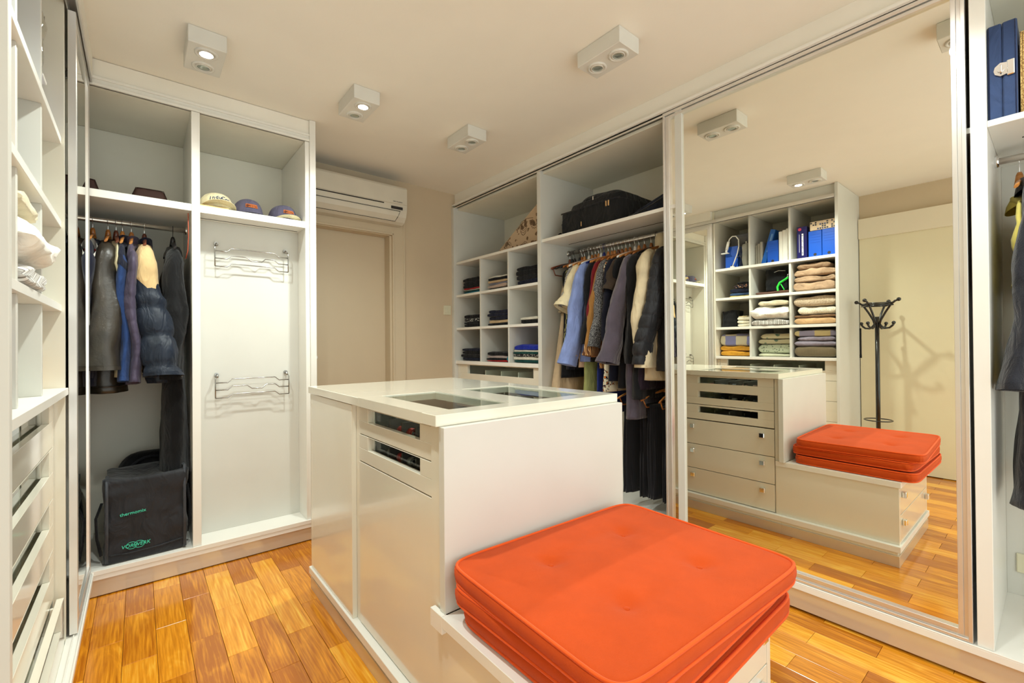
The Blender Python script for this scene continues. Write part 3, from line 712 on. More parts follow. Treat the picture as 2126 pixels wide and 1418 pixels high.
# black soft cooler bag with teal lettering
def softbox(x0, x1, y0, y1, z0, z1, e=.18, amp=.008, seed=0, n=56, m=22, taper=0, sag=0):
    mb = MB(); cx, cy = (x0+x1)/2, (y0+y1)/2; hx_, hy = (x1-x0)/2, (y1-y0)/2; rings = []
    us = []
    for k in range(n):
        a = 8*k/n; sd = int(a//2) % 4; f = (a % 2)-1; s_ = [(1, f), (-f, 1), (-1, -f), (f, -1)][sd]; us.append(math.atan2(s_[1], s_[0]))
    def P(u, s, z):
        c, q = math.cos(u), math.sin(u); px = math.copysign(abs(c)**e, c)*hx_*s; py = math.copysign(abs(q)**e, q)*hy*s
        f = (z-z0)/(z1-z0); px *= 1-taper*f; py *= 1-taper*f
        nn = noise.noise(Vector((px*9+seed, py*9, z*9)))+.5*noise.noise(Vector((px*22+seed, py*22, z*22)))
        zz = z-sag*f*math.cos(px/hx_*PI/2)*max(0, 1-abs(py/hy)**2)
        return Vector((cx+px*(1+amp*nn/hx_), cy+py*(1+amp*nn/hy), zz+amp*nn*f))
    for s in (.05, .6, .95): rings.append([P(u, s, z0) for u in us])
    for i in range(m):
        f = i/(m-1); z = z0+.006+(z1-z0-.012)*f; rings.append([P(u, 1, z) for u in us])
    for s in (.95, .75, .5, .25, .05): rings.append([P(u, s, z1) for u in us])
    return mb.loft(rings)
nylon = cloth('black_nylon', (34, 35, 40), .5, .4, .2, .2, 900); teal = plain('teal_print', s2l((70, 215, 180)), .5); dblack = cloth('deep_black_cloth', (14, 14, 17), .85)
cb = thing('cooler_bag', 'black soft bag with teal lettering on the floor of the left bay', 'bag', (.025, 3.17, .13))
obj('bag_body', softbox(-.138, .192, 2.985, 3.30, .1305, .545, e=.14, amp=.013, seed=4, sag=.03), nylon, cb)
for x in (-.128, .183):
    obj('zip_edge', MB().tube([(x, 2.984, .14), (x, 2.979, .3), (x, 2.981, .45), (x, 2.986, .535 if x < 0 else .57), (x+(.0 if x < 0 else -.004), 3.05, .55 if x < 0 else .565)], .007, 8), cloth('bag_zip', (62, 64, 70), .5), cb)
obj('hem_piping', MB().tube([(-.13, 2.985, .175), (-.05, 2.98, .168), (.08, 2.98, .172), (.185, 2.985, .185)], .004, 6), nylon, cb)
obj('side_strap', MB().tube([(-.146, 3.02, .43), (-.168, 3.01, .36), (-.163, 3.0, .26), (-.15, 3.02, .17)], .008, 6, flat=.3), dblack, cb)
obj('side_strap', MB().tube([(.197, 3.02, .46), (.208, 3.03, .36), (.209, 3.03, .26), (.198, 3.02, .2)], .007, 6, flat=.3), dblack, cb)
text('lettering', 'thermomix', .0225, teal, cb, (-.078, 2.975, .358), (R(88), R(-4), 0), ext=.001)
text('lettering', 'VORWERK', .0235, teal, cb, (-.074, 2.974, .196), (R(88), R(-2), 0), ext=.0012, shear=.2)
rings_ = MB()
for cx in (-.034, -.004): rings_.tube([(cx+.021*math.cos(a), 2.9755, .205+.017*math.sin(a)) for a in [2*PI*k/24 for k in range(24)]], .0011, 5, closed=True)
obj('ring_emblem', rings_, teal, cb)
hb_ = thing('rounded_case', 'domed black case behind the cooler bag', 'case', (.05, 3.42, .13))
rings = []
for i in range(14):
    a = PI/2*i/13; rings.append([Vector((.05+.19*math.cos(a)**.5*math.cos(u)*max(.01, 1), 3.425+.10*math.cos(a)**.5*math.sin(u), .131+.46*math.sin(a)**.8)) if i < 13 else Vector((.05+.01*math.cos(u), 3.425+.01*math.sin(u), .591)) for u in [2*PI*k/32 for k in range(32)]])
obj('case_shell', MB().loft(rings), dblack, hb_)
obj('rim', MB().tube([(.05+.185*math.cos(a), 3.34, .2+.375*math.sin(a)) for a in [PI*k/20 for k in range(21)]], .006, 6), cloth('dark_trim', (30, 30, 34)), hb_)

# ================================================================ HANGERS AND HANGING CLOTHES
def hanger_mesh(parent, wmat, hmat, half=.205, bar=False):
    hk = [(.0, 0, -.085), (0, 0, -.035), (.004, 0, -.022)]+[(.0165*math.cos(a), 0, .0165*math.sin(a)) for a in [R(d_) for d_ in (-55, -20, 15, 50, 90, 130, 165, 195)]]
    obj('hook', MB().tube(hk, .0017, 6), hmat, parent)
    pts = []; rs = []
    for k in range(-8, 9):
        f = k/8; pts.append((f*half, 0, -.085-.055*abs(f)**1.35)); rs.append(.014*(1-.35*abs(f)))
    obj('shoulder_bar', MB().tube(pts, rs, 8, flat=.55).tube([(0, 0, -.045), (0, 0, -.055), (0, 0, -.10)], [.006, .010, .016], 10), wmat, parent)
    if bar: obj('trouser_bar', MB().tube([(-half*.93, 0, -.135), (-half*.8, 0, -.185), (half*.8, 0, -.185), (half*.93, 0, -.135)], .0045, 6), wmat, parent)
H = {}
def hanger(kind, loc, rotz, label, half=.205, bar=False, group=None):
    key = (kind, half, bar)
    wm_, hm = {'wood': (M['wooden'], M['chrome']), 'dark': (M['dkwood'], M['chrome']), 'black': (M['black'], M['black']), 'white': (M['white'], M['white']), 'blue': (plain('blue_plastic', s2l((20, 40, 120)), .3), plain('blue_plastic', s2l((20, 40, 120)), .3))}[kind]
    if key not in H:
        t = thing('coat_hanger', label, 'hanger', (0, 0, 0)); hanger_mesh(t, wm_, hm, half, bar); H[key] = t
        t.location = loc; t.rotation_euler = (0, 0, rotz)
    else: t = dup(H[key], loc, rotz, label)
    if group: t['group'] = group
    return t
def lerp(tab, t):
    for i in range(len(tab)-1):
        a, b = tab[i], tab[i+1]
        if t <= b[0]:
            f = (t-a[0])/(b[0]-a[0]+1e-9); f = f*f*(3-2*f) if len(a) > 9 else f
            return [x+(y-x)*f for x, y in zip(a[1:], b[1:])]
    return list(tab[-1][1:])
def garment(name, cat, label, loc, rotz, mat, length, half=.215, th=.035, sleeve=None, collar=None, seed=1, puff=0, hem=1.12, hemth=1.5, fold=.18, mats=None, split=None, strap=False, group=None, waist=1.0, lean=0, sy=.72, piping=None):
    """one piece of clothing hung from a rod at z=0: loft for the body, one for each sleeve, collar.
    sleeve = (length, r0, r1, out, lean); split = (z, mi) gives faces below/above another cloth"""
    t = thing(name, label, cat, (0, 0, 0), group); rg = random.Random(seed); ph = rg.random()*6
    ms = mats or [mat]; nseg = 36
    if strap: tab = [(.105, .075, .012), (.15, .085, .018), (.24, .12, th*.8), (.34, .13*waist+.0, th*.9), (.48, .12*waist, th), (length, half*hem, th*hemth)]
    else: tab = [(.088, .05, .03), (.105, .085, .034), (.13, half*.72, th*.8), (.155, half*.96, th*.95), (.20, half*1.0, th), (.36, half*.92, th*1.1), (.36+.5*(length-.36), half*.95*waist, th*1.2), (length, half*.92*hem, th*hemth)]
    nz = max(18, int((length-.09)/(puff/9 if puff else .02))); rings = []
    for i in range(nz+1):
        z = tab[0][0]+(length-tab[0][0])*i/nz; a, b = lerp(tab, z)
        f = max(0, (z-.2)/max(.1, length-.2)); row = []
        if puff: pb = 1+min(.3, (puff-.03)*3)*(abs(math.sin(PI*(z-.1)/puff))**(.6 if puff > .1 else .3)-.5)
        else: pb = 1
        for k in range(nseg):
            u = 2*PI*k/nseg; c, s_ = math.cos(u), math.sin(u)
            x = math.copysign(abs(c)**.75, c)*a; y = math.copysign(abs(s_)**.8, s_)*b*pb
            fo = fold*f*(math.sin(5*u+ph+z*3)+.6*math.sin(9*u+ph*2-z*4))
            y *= 1+fo; x *= 1+.35*fo*.4
            nn = noise.noise(Vector((x*7+seed*3, y*12, z*7))); y += .010*nn*(0.3+f); x += .008*nn*f
            row.append(Vector((x, y+lean*f*f, -z)))
        rings.append(row)
    def yoke(rs_, par):
        out = []; kk = [r for r in rs_ if -sum(p.z for p in r)/len(r) < split[0]]; kk = kk if len(kk) > 2 else rs_[:3]
        for i, r in enumerate(kk):
            c = sum(r, Vector())/len(r); f = max(0, 1-(len(kk)-1-i)/3)
            out.append([c+(p-c)*(1.05 if i < len(kk)-1 else 1.01)+Vector((0, 0, -1.1*(p.y-c.y)*f)) for p in r])
        obj('yoke', MB().loft(out, caps=False), ms[1], par)
    mb = MB().loft(rings)
    if split and split[1] == 'below':
        for q, f in enumerate(mb.f):
            if -sum(mb.v[i].z for i in f)/len(f) > split[0]: mb.mi[q] = 1
    bo = obj('body', mb, ms if split and split[1] == 'below' else ms[0], t)
    if split and split[1] == 'above': yoke(rings, bo)
    if sleeve:
        sl, r0, r1, out, ln = sleeve
        for sd in (1, -1):
            path = [(half*.60, 0, -.133, r0*.30), (half*.80, 0, -.146, r0*.52), (half*.93, 0, -.163, r0*.62), (half*1.0, .0, -.20, r0*.76)]
            m_ = max(6, int(sl/(puff/9 if puff else .024))); o_ = out if sd > 0 else out*.3
            for i in range(1, m_+1):
                f = i/m_; path.append((half*1.02+o_*f+.012*math.sin(f*5+ph), ln*f**1.3+.008*math.sin(f*9+ph), -.20-sl*f, (r0+(r1-r0)*f)*(.80+.20*min(1, f*3))))
            rings = []; nn_ = 18
            for i, (px, py, pz, r) in enumerate(path):
                q0 = Vector(path[max(0, i-1)][:3]); q1 = Vector(path[min(len(path)-1, i+1)][:3]); tg = (q1-q0).normalized()
                nx_ = Vector((0, 1, 0)); nr = nx_.cross(tg).normalized()
                bul = 1+(min(.24, (puff-.03)*2.6)*(abs(math.sin(PI*(-pz-.15)/puff))**(.6 if puff > .1 else .3)-.5) if puff and i > 2 and not (split and split[1] == 'above' and -pz < split[0]+.04) else .06*noise.noise(Vector((pz*14, seed, sd)))+.02*math.sin(pz*45+ph))
                row = []
                for k in range(nn_):
                    u = 2*PI*k/nn_; w1 = 1+.16*noise.noise(Vector((math.cos(u)*1.6+seed, math.sin(u)*1.6, pz*7)))+(.07 if not puff else .03)*math.sin(4*u+ph+pz*9)*min(1, max(0, (-pz-.2)*3))-.09*abs(noise.noise(Vector((math.cos(u)*2.5, math.sin(u)*2.5+seed, pz*20+math.cos(u)*3))))
                    v = nr*math.cos(u)*r*1.15*bul*w1+nx_*math.sin(u)*r*sy*bul*w1
                    row.append(Vector((px, py, pz))+v)
                if sd < 0: row = [Vector((-p.x, p.y, p.z)) for p in row]
                rings.append(row)
            ends = [sum(rings[-1], Vector())/nn_]
            ins = [[p*.9+ends[0]*.1+Vector((0, 0, .004)) for p in rings[-1]], [p*.86+ends[0]*.14+Vector((0, 0, .03)) for p in rings[-1]]]
            sm = MB().loft(rings+ins)
            if split and split[1] == 'below':
                for q, f in enumerate(sm.f):
                    if -sum(sm.v[i].z for i in f)/len(f) > split[0]: sm.mi[q] = 1
            so = obj('sleeve', sm, ms if split and split[1] == 'below' else ms[0], t)
            if split and split[1] == 'above': yoke(rings, so)
            if piping and sd > 0:
                pp = []
                for i, r in enumerate(rings):
                    c = sum(r, Vector())/nn_
                    if i > 3: p = r[3]; pp.append(c+(p-c)*1.05)
                obj('piping', MB().tube(pp, .0035, 6), piping, so)
            e0, e1 = rings[-1], rings[-2]
            obj('cuff', MB().loft([[p+(p-ends[0])*.02 for p in e0], [p+(p-ends[0])*.035+(q-p)*.8 for p, q in zip(e0, e1)]], caps=False), ms[-1] if split and split[1] == 'below' else ms[0], so)
    if collar:
        kind, cm = collar
        rows = []
        prf = {'stand': [(.062, .040, -.125), (.060, .040, -.09), (.056, .038, -.055), (.050, .033, -.05)], 'fold': [(.088, .05, -.13), (.078, .046, -.105), (.055, .036, -.082), (.050, .033, -.09)], 'rib': [(.082, .047, -.122), (.078, .046, -.10), (.066, .04, -.09)],
               'high': [(.085, .055, -.13), (.080, .055, -.06), (.078, .052, .0), (.066, .042, .005)]}[kind]
        for a, b, z in prf: rows.append([Vector((a*math.cos(2*PI*k/28), b*math.sin(2*PI*k/28)*(.9 if kind != 'high' else 1), z-.018*max(0, -math.sin(2*PI*k/28)))) for k in range(28)])
        obj('collar', MB().loft(rows, caps=False), cm, t)
    t.location = loc; t.rotation_euler = (0, 0, rotz)
    return t
RZ = 1.872
# ---- left bay: rail runs along x at y = 3.22, sleeves hang towards the room
LW = -PI/2
lrug = pattern('rugby_knit', 'tweed', (40, 42, 52), (60, 62, 72), scale=160)
leather = plain('worn_brown_leather', s2l((47, 41, 33)), .4, spec=.6, bump=.6, bscale=60, var=.45, vscale=9)
pwhite = cloth('white_knit', (225, 220, 210)); pred = cloth('red_knit', (190, 30, 32)); navy = cloth('navy_knit', (24, 27, 44)); blue = cloth('denim_blue_knit', (38, 62, 110))
plum = cloth('plum_nylon', (72, 64, 84), .42, .2, .1, .12); npuff = cloth('navy_down_nylon', (28, 36, 50), .42, .25, .05, .15); beige = cloth('beige_softshell', (206, 176, 128)); wool = cloth('black_wool', (20, 20, 22), .95, .8, .15, .25)
LG = [
 (-.30, 'black', 'jacket', 'jacket', 'dark jacket mostly hidden behind the narrow mirror door', 2, navy, .86, dict(sleeve=(.60, .055, .04, .0, 0), collar=('fold', navy), th=.02, sy=.4)),
 (-.240, 'dark', 'sweater', 'sweater', 'charcoal speckled sweater partly behind the narrow mirror', -2, lrug, .84, dict(sleeve=(.60, .055, .05, .02, .0), collar=('rib', lrug), th=.02, sy=.42)),
 (-.188, 'wood', 'polo_shirt', 'shirt', 'navy sweater with red and white striped collar', 0, navy, .84, dict(sleeve=(.60, .05, .045, .0, .0), collar=('rib', navy), th=.02, sy=.42)),
 (-.128, 'wood', 'leather_jacket', 'jacket', 'worn brown leather jacket with a metal zip pocket', 0, leather, .88, dict(half=.205, sleeve=(.56, .054, .066, .05, -.005), collar=('fold', leather), th=.05, hem=1.12, hemth=1.5, fold=.06, sy=1.12)),
 (-.096, 'dark', 'shirt', 'shirt', 'cream shirt showing only its collar beside the leather jacket', 3, cream, .80, dict(sleeve=(.30, .04, .035, -.03, 0), collar=('fold', cream), th=.014, sy=.3)),
 (-.070, 'wood', 'sweater', 'sweater', 'navy blue sweater between leather jacket and plum puffer', 0, navy, .82, dict(sleeve=(.62, .05, .05, .035, .015), collar=('stand', navy), th=.016, mats=[blue, navy], split=(.27, 'above'), sy=.45)),
 (-.033, 'wood', 'quilted_jacket', 'jacket', 'narrow plum quilted jacket with close horizontal stitching', 0, plum, .84, dict(sleeve=(.63, .062, .055, .045, .02), collar=('stand', plum), th=.02, puff=.062, sy=.42)),
 (.022, 'dark', 'down_jacket', 'jacket', 'navy down jacket with beige shoulders and white piping', 0, npuff, .84, dict(half=.205, sleeve=(.60, .058, .078, .065, .082), collar=('stand', navy), th=.034, puff=.15, mats=[npuff, beige], split=(.36, 'above'), sy=1.02, lean=.06, piping=pwhite)),
 (.148, 'black', 'wool_coat', 'coat', 'long black wool coat at the right end of the rail', 0, wool, 1.36, dict(half=.19, sleeve=(.62, .058, .052, -.01, -.01), collar=('fold', wool), th=.042, hem=1.12, fold=.12, sy=1.0)),
]
for i, (x, hk, nm, cat, lab, rz_, mt, ln, kw) in enumerate(LG):
    hanger(hk, (x, 3.22, RZ+.001), LW+R(rz_), '%s hanger holding the %s' % ({'wood': 'pale wooden', 'dark': 'dark wooden', 'black': 'black'}[hk], lab.split(' with')[0].split(' at')[0].split(' partly')[0].split(' mostly')[0].split(' showing')[0].split(' between')[0]), group='hangers in the left bay')
    g = garment(nm, cat, lab, (x, 3.22, RZ-.022), LW+R(rz_), mt, ln, seed=i+2, **kw)
    if nm == 'leather_jacket':
        lobj('zip', MB().tube([(.272, -.062, -.70), (.285, -.035, -.70), (.292, 0, -.70)], .004, 6), M['chrome'], g).location = (0, 0, 0)
        lobj('waistband', MB().tube([(.222*math.cos(a), .078*math.sin(a), -.845) for a in [2*PI*k/32 for k in range(32)]], .004, 6, closed=True), leather, g)
    if nm == 'polo_shirt':
        def arc(a_, b_, z): return [Vector((.190+a_*math.cos(2*PI*k/28), b_*math.sin(2*PI*k/28), z-.05*math.cos(2*PI*k/28))) for k in range(28)]
        lobj('collar_band', MB().loft([arc(.052, .034, -.200), arc(.050, .033, -.178), arc(.044, .030, -.160), arc(.03, .026, -.150)], caps=False), pwhite, g)
        lobj('collar_stripe', MB().tube(arc(.054, .036, -.206), .008, 6, closed=True), pred, g)
tag(obj('cable', MB().tube([(.205, 3.0, 1.925), (.207, 3.01, 1.8), (.203, 3.0, 1.72), (.195, 3.02, 1.68)], .0022, 6), plain('orange_cable', s2l((200, 90, 60)), .5)), 'thin orange cord at the inner corner of the left bay', 'cord')

# ---- right bay: rail runs along y at x = 2.55
RR = PI; RX = 2.55; RZ2 = 1.891
C = cloth
blk = C('black_cloth', (17, 17, 20)); nvy = C('midnight_cloth', (18, 20, 36)); 
tanstripe = pattern('striped_tan', 'stripes', (96, 58, 34), (206, 172, 128), (150, 100, 50), 22); tan = C('caramel_cloth', (158, 112, 58))
tweed = pattern('grey_tweed', 'tweed', (30, 30, 32), (150, 148, 146), (70, 70, 74), 260); ktweed = pattern('light_tweed', 'tweed', (60, 60, 66), (205, 200, 195), (120, 120, 125), 260)
floral = pattern('floral_print', 'floral', (228, 218, 190), (20, 22, 40), (226, 120, 30), 30)
plaid = pattern('yellow_plaid', 'check', (36, 40, 40), (170, 165, 110), None, 30)
maroon = C('maroon_cloth', (112, 22, 30)); bluesh = C('light_blue_cotton', (132, 150, 204)); peach = C('peach_cotton', (212, 180, 150)); creambl = C('cream_blouse_cloth', (222, 208, 172)); mauve = C('mauve_grey_wool', (84, 76, 88), .95, .6, .5)
dbrown = C('dark_brown_cloth', (60, 48, 38)); creamj = C('cream_jacket_cloth', (212, 196, 162), .6, .2); bquilt = C('black_quilted_nylon', (34, 34, 37), .45, .2, .1); green = C('pale_green_cloth', (176, 184, 118)); royal = C('royal_blue_cloth', (24, 40, 110)); sand = C('sand_cloth', (186, 162, 130))
RG = [
 (2.335, 'black', 'dress', 'dress', 'long beige strappy dress with a lace waist beside the cubbies', sand, 1.16, dict(strap=True, half=.27, hem=1.0, hemth=2.6, th=.028, fold=.3, waist=1.15)),
 (2.285, 'black', 'dress', 'dress', 'black sleeveless dress next to the long beige dress', blk, .92, dict(half=.20, th=.022, hem=1.15)),
 (2.262, 'wood', 'scarf', 'scarf', 'yellow and black plaid garment peeping between dark dresses', plaid, .70, dict(half=.20, th=.012, hem=1.2)),
 (2.238, 'wood', 'blouse', 'blouse', 'midnight blue sleeveless top left of the light tweed', nvy, .86, dict(half=.205, th=.026, hem=1.1)),
 (2.195, 'white', 'knit_jacket', 'jacket', 'light grey tweed short sleeved knit', ktweed, .62, dict(half=.205, th=.02, sleeve=(.22, .045, .05, .03, 0), collar=('rib', ktweed))),
 (2.165, 'wood', 'blouse', 'blouse', 'violet blue top with only its shoulders showing', C('violet_cloth', (50, 44, 96)), .70, dict(half=.20, th=.016)),
 (2.135, 'wood', 'blouse', 'blouse', 'cream blouse with wide short sleeve', creambl, .78, dict(half=.205, th=.022, sleeve=(.24, .058, .085, .05, -.03))),
 (2.105, 'wood', 'shirt', 'shirt', 'peach shirt just behind the light blue one', peach, .84, dict(half=.21, th=.018, sleeve=(.56, .04, .034, .06, .0), collar=('fold', peach))),
 (2.082, 'white', 'dress', 'dress', 'pale green long dress hanging below the blue shirt', green, 1.34, dict(half=.19, th=.016, hem=1.15, hemth=2)),
 (2.055, 'blue', 'shirt', 'shirt', 'light blue long sleeved cotton shirt with buttoned cuff', bluesh, .80, dict(half=.22, th=.03, sleeve=(.62, .052, .064, .085, -.06), collar=('fold', bluesh))),
 (2.018, 'wood', 'blouse', 'blouse', 'black blouse between light blue shirt and maroon top', blk, .80, dict(half=.205, th=.026, sleeve=(.48, .05, .05, .02, 0))),
 (1.985, 'wood', 'dress', 'dress', 'royal blue dress with only its lower hem visible', royal, 1.16, dict(half=.19, th=.016, hem=1.1)),
 (1.962, 'wood', 'sweater', 'sweater', 'maroon red sweater between black blouse and caramel coat', maroon, .70, dict(half=.205, th=.024, sleeve=(.34, .05, .05, .01, 0), collar=('rib', maroon))),
 (1.930, 'dark', 'coat', 'coat', 'caramel coat sleeve with striped hem', tan, .84, dict(half=.20, th=.020, sleeve=(.56, .04, .055, .06, -.05), mats=[tan, tanstripe], split=(.68, 'below'))),
 (1.900, 'wood', 'cardigan', 'cardigan', 'dark grey tweed cardigan', tweed, .80, dict(half=.212, th=.024, sleeve=(.50, .052, .046, .045, -.02), collar=('fold', tweed))),
 (1.868, 'wood', 'dress', 'dress', 'cream dress printed with navy and orange flowers', floral, .99, dict(half=.235, th=.014, hem=1.14, hemth=1.3)),
 (1.835, 'wood', 'jacket', 'jacket', 'plain midnight blue jacket right of the floral dress', nvy, .92, dict(half=.21, th=.03, sleeve=(.60, .05, .045, .0, 0), collar=('fold', nvy))),
 (1.795, 'white', 'blouse', 'blouse', 'dark brown top with short cuffed sleeve', dbrown, .80, dict(half=.20, th=.02, sleeve=(.16, .05, .06, .03, 0))),
 (1.765, 'wood', 'jacket', 'jacket', 'black jacket just left of the mauve coat', blk, .96, dict(half=.208, th=.024, sleeve=(.55, .048, .045, -.01, 0))),
 (1.722, 'wood', 'coat', 'coat', 'mauve grey coat with flared sleeve end', mauve, 1.15, dict(half=.215, th=.034, sleeve=(.60, .052, .078, .08, -.10), collar=('fold', mauve), hem=1.05)),
 (1.672, 'wood', 'coat', 'coat', 'black wool coat right of the mauve coat', wool, 1.02, dict(half=.215, th=.032, sleeve=(.60, .055, .05, .0, 0), collar=('fold', wool))),
 (1.632, 'black', 'dress', 'dress', 'black dress with purple sheen behind the cream jacket', C('aubergine_cloth', (34, 22, 36)), .96, dict(half=.205, th=.024)),
 (1.572, 'wood', 'padded_jacket', 'jacket', 'cream padded jacket with tall collar', creamj, .90, dict(half=.215, th=.055, sleeve=(.62, .074, .072, .03, -.0), collar=('high', creamj), hem=1.0)),
 (1.475, 'black', 'quilted_jacket', 'jacket', 'black quilted jacket next to the mirror frame', bquilt, .84, dict(half=.215, th=.05, sleeve=(.60, .068, .06, .05, -.09), collar=('stand', bquilt), puff=.075)),
]
for i, (y, hk, nm, cat, lab, mt, ln, kw) in enumerate(RG):
    hanger(hk, (RX, y, RZ2), RR+R((i*37) % 7-3), '%s hanger carrying the %s' % ({'wood': 'pale wooden', 'dark': 'dark wooden', 'black': 'black', 'white': 'white', 'blue': 'blue'}[hk], lab.split(' with')[0].split(' beside')[0].split(' right of')[0].split(' between')[0]), half=.205 if i % 3 else .195, group='hangers in the right bay')
    g = garment(nm, cat, lab, (RX, y, RZ2-.016), RR+R((i*53) % 9-4), mt, ln, seed=i+30, **kw)
    if nm == 'dress' and i == 0:
        lobj('lace_waist', MB().tube([(.155*math.cos(a), .034*math.sin(a), -.44) for a in [2*PI*k/30 for k in range(30)]], .012, 8, closed=True), pattern('lace', 'tweed', (90, 78, 60), (190, 172, 140), (140, 124, 98), 300), g)
        for s_ in (1, -1): lobj('shoulder_strap', MB().tube([(.07*s_, 0, -.10), (.075*s_, 0, -.16)], .004, 6), sand, g)
    if i == 9:
        for z in (-.78, -.765): lobj('cuff_button', MB().sphere((.305, -.045, z), .004, 8), pwhite, g)
hanger('dark', (RX, 2.385, RZ2), RR+R(6), 'empty dark wooden hanger nearest the cubbies', half=.225, bar=True, group='hangers in the right bay')
hanger('black', (RX, 2.362, RZ2), RR-R(4), 'empty black hanger beside the empty dark wooden one', half=.20, group='hangers in the right bay')
# lower rail: trousers on wooden hangers
trous = pattern('pinstripe', 'stripes', (18, 18, 22), (26, 26, 31), (44, 44, 50), 40)
words = ['leftmost pair of dark trousers on the low rail', 'second pair of dark trousers from the left on the low rail', 'third pair of dark trousers on the low rail', 'fourth pair of dark trousers on the low rail', 'fifth pair of dark trousers on the low rail', 'dark trousers on the low rail nearest the mirror frame']
for i, y in enumerate((1.80, 1.70, 1.61, 1.55, 1.49, 1.43)):
    a = (-6, 5, -10, 8, 14, -5)[i]
    hanger('wood', (2.60, y, .985), RR+R(a), 'wooden hanger above the '+words[i], half=.215, bar=True, group='wooden hangers on the low rail')
    t = thing('trousers', words[i], 'trousers', (0, 0, 0), 'dark trousers on the low rail')
    for s_ in (1, -1):
        rings = []
        for q in range(22):
            z = -.172-q*.028; row = []
            for k in range(24):
                u = 2*PI*k/24; c, n_ = math.cos(u), math.sin(u); fo = 1+.12*math.sin(6*u+q*.12+i)
                row.append(Vector((c*.14*(1+.05*q/21)*fo, s_*.010+n_*(.009+.012*q/21)*fo, z)))
            rings.append(row)
        obj('trouser_leg', MB().loft(rings), trous, t)
    t.location = (2.60, y, .985); t.rotation_euler = (0, 0, RR+R(a))

# ================================================================ FOLDED CLOTHES
def folded(name, cat, label, loc, rotz, w_, d_, h, mat, layers=2, seed=0, amp=.006, group=None, sag=0, round_=5.5, mats=None, roll=0):
    """folded cloth: local X = width, local -Y = visible folded edge; the edge shows its layers"""
    nu, nx = 44, 20; rings = []
    xs = [-1, -.985, -.94]+[-.85+1.7*i/(nx-1) for i in range(nx)]+[.94, .985, 1]
    for X in xs:
        e = max(.10, (1-abs(X)**14))**.5; row = []
        for j in range(nu):
            u = 2*PI*j/nu; c, s_ = math.cos(u), math.sin(u); ex = 2/round_
            y = math.copysign(abs(c)**ex, c)*d_/2*(.97+.03*e); zr = .5+.5*math.copysign(abs(s_)**ex, s_)*e
            if c < 0: y += (.010*(1-abs(math.sin(PI*layers*zr))**.5)*abs(c))
            if roll and c < -.2: y -= roll*math.exp(-((zr-.35)**2)*8)*(.6+.4*noise.noise(Vector((X*2, seed, 0))))
            x = X*w_/2
            n1 = noise.noise(Vector((x*9+seed*7, y*9, zr*h*22+seed))); n2 = noise.noise(Vector((x*26+seed, y*26, zr*h*60)))
            z = zr*h; f = zr
            z += (amp*1.6*n1+amp*.5*n2-sag*(X*X)+.002)*f
            y += amp*1.0*noise.noise(Vector((x*12, seed+9, zr*h*40)))
            row.append(Vector((x+amp*.6*n1*(abs(X) > .8), y, max(0, z))))
        rings.append(row)
    mb = MB().loft(rings)
    o = obj(name, mb, mats or mat)
    if mats:
        pass
    tag(o, label, cat, group); o.location = loc; o.rotation_euler = (0, 0, rotz); return o
RO, LO = -PI/2, PI/2
jet = C('jet_jersey', (12, 12, 15)); ink = C('ink_jersey', (18, 22, 42)); dteal = C('teal_jersey', (30, 120, 140)); gblack = C('soft_black_jersey', (22, 22, 26)); royalj = C('royal_jersey', (20, 40, 150)); offw = C('off_white_jersey', (225, 218, 200)); greyj = C('grey_jersey', (120, 118, 128)); sandj = C('sand_jersey', (200, 170, 130)); brick = C('brick_jersey', (190, 40, 40)); dgreen = C('dark_green_jersey', (14, 70, 66)); pinkg = C('pinkish_jersey', (176, 158, 152)); redj = C('red_jersey', (200, 30, 30)); strj = pattern('striped_jersey', 'stripes', (190, 180, 165), (90, 90, 110), (210, 150, 110), 60); logoj = pattern('black_white_print', 'spots', (14, 14, 18), (220, 220, 215), None, 45); dotj = pattern('dash_print', 'spots', (16, 16, 22), (230, 225, 210), None, 70)
cells = {'A': (3.385, .30), 'B': (3.00, .32), 'C': (2.63, .30)}
place = {('A', 0): 'top left cubby of the right shelves', ('B', 0): 'top middle cubby of the right shelves', ('C', 0): 'top right cubby of the right shelves', ('A', 1): 'middle left cubby of the right shelves', ('B', 1): 'centre cubby of the right shelves', ('C', 1): 'middle right cubby of the right shelves', ('A', 2): 'lower left cubby of the right shelves', ('B', 2): 'lower middle cubby of the right shelves', ('C', 2): 'lower right cubby of the right shelves'}
zrow = [1.659, 1.356, 1.053]
order = ['lowest', 'second lowest', 'third lowest', 'fourth lowest', 'fifth lowest', 'sixth lowest', 'seventh lowest']
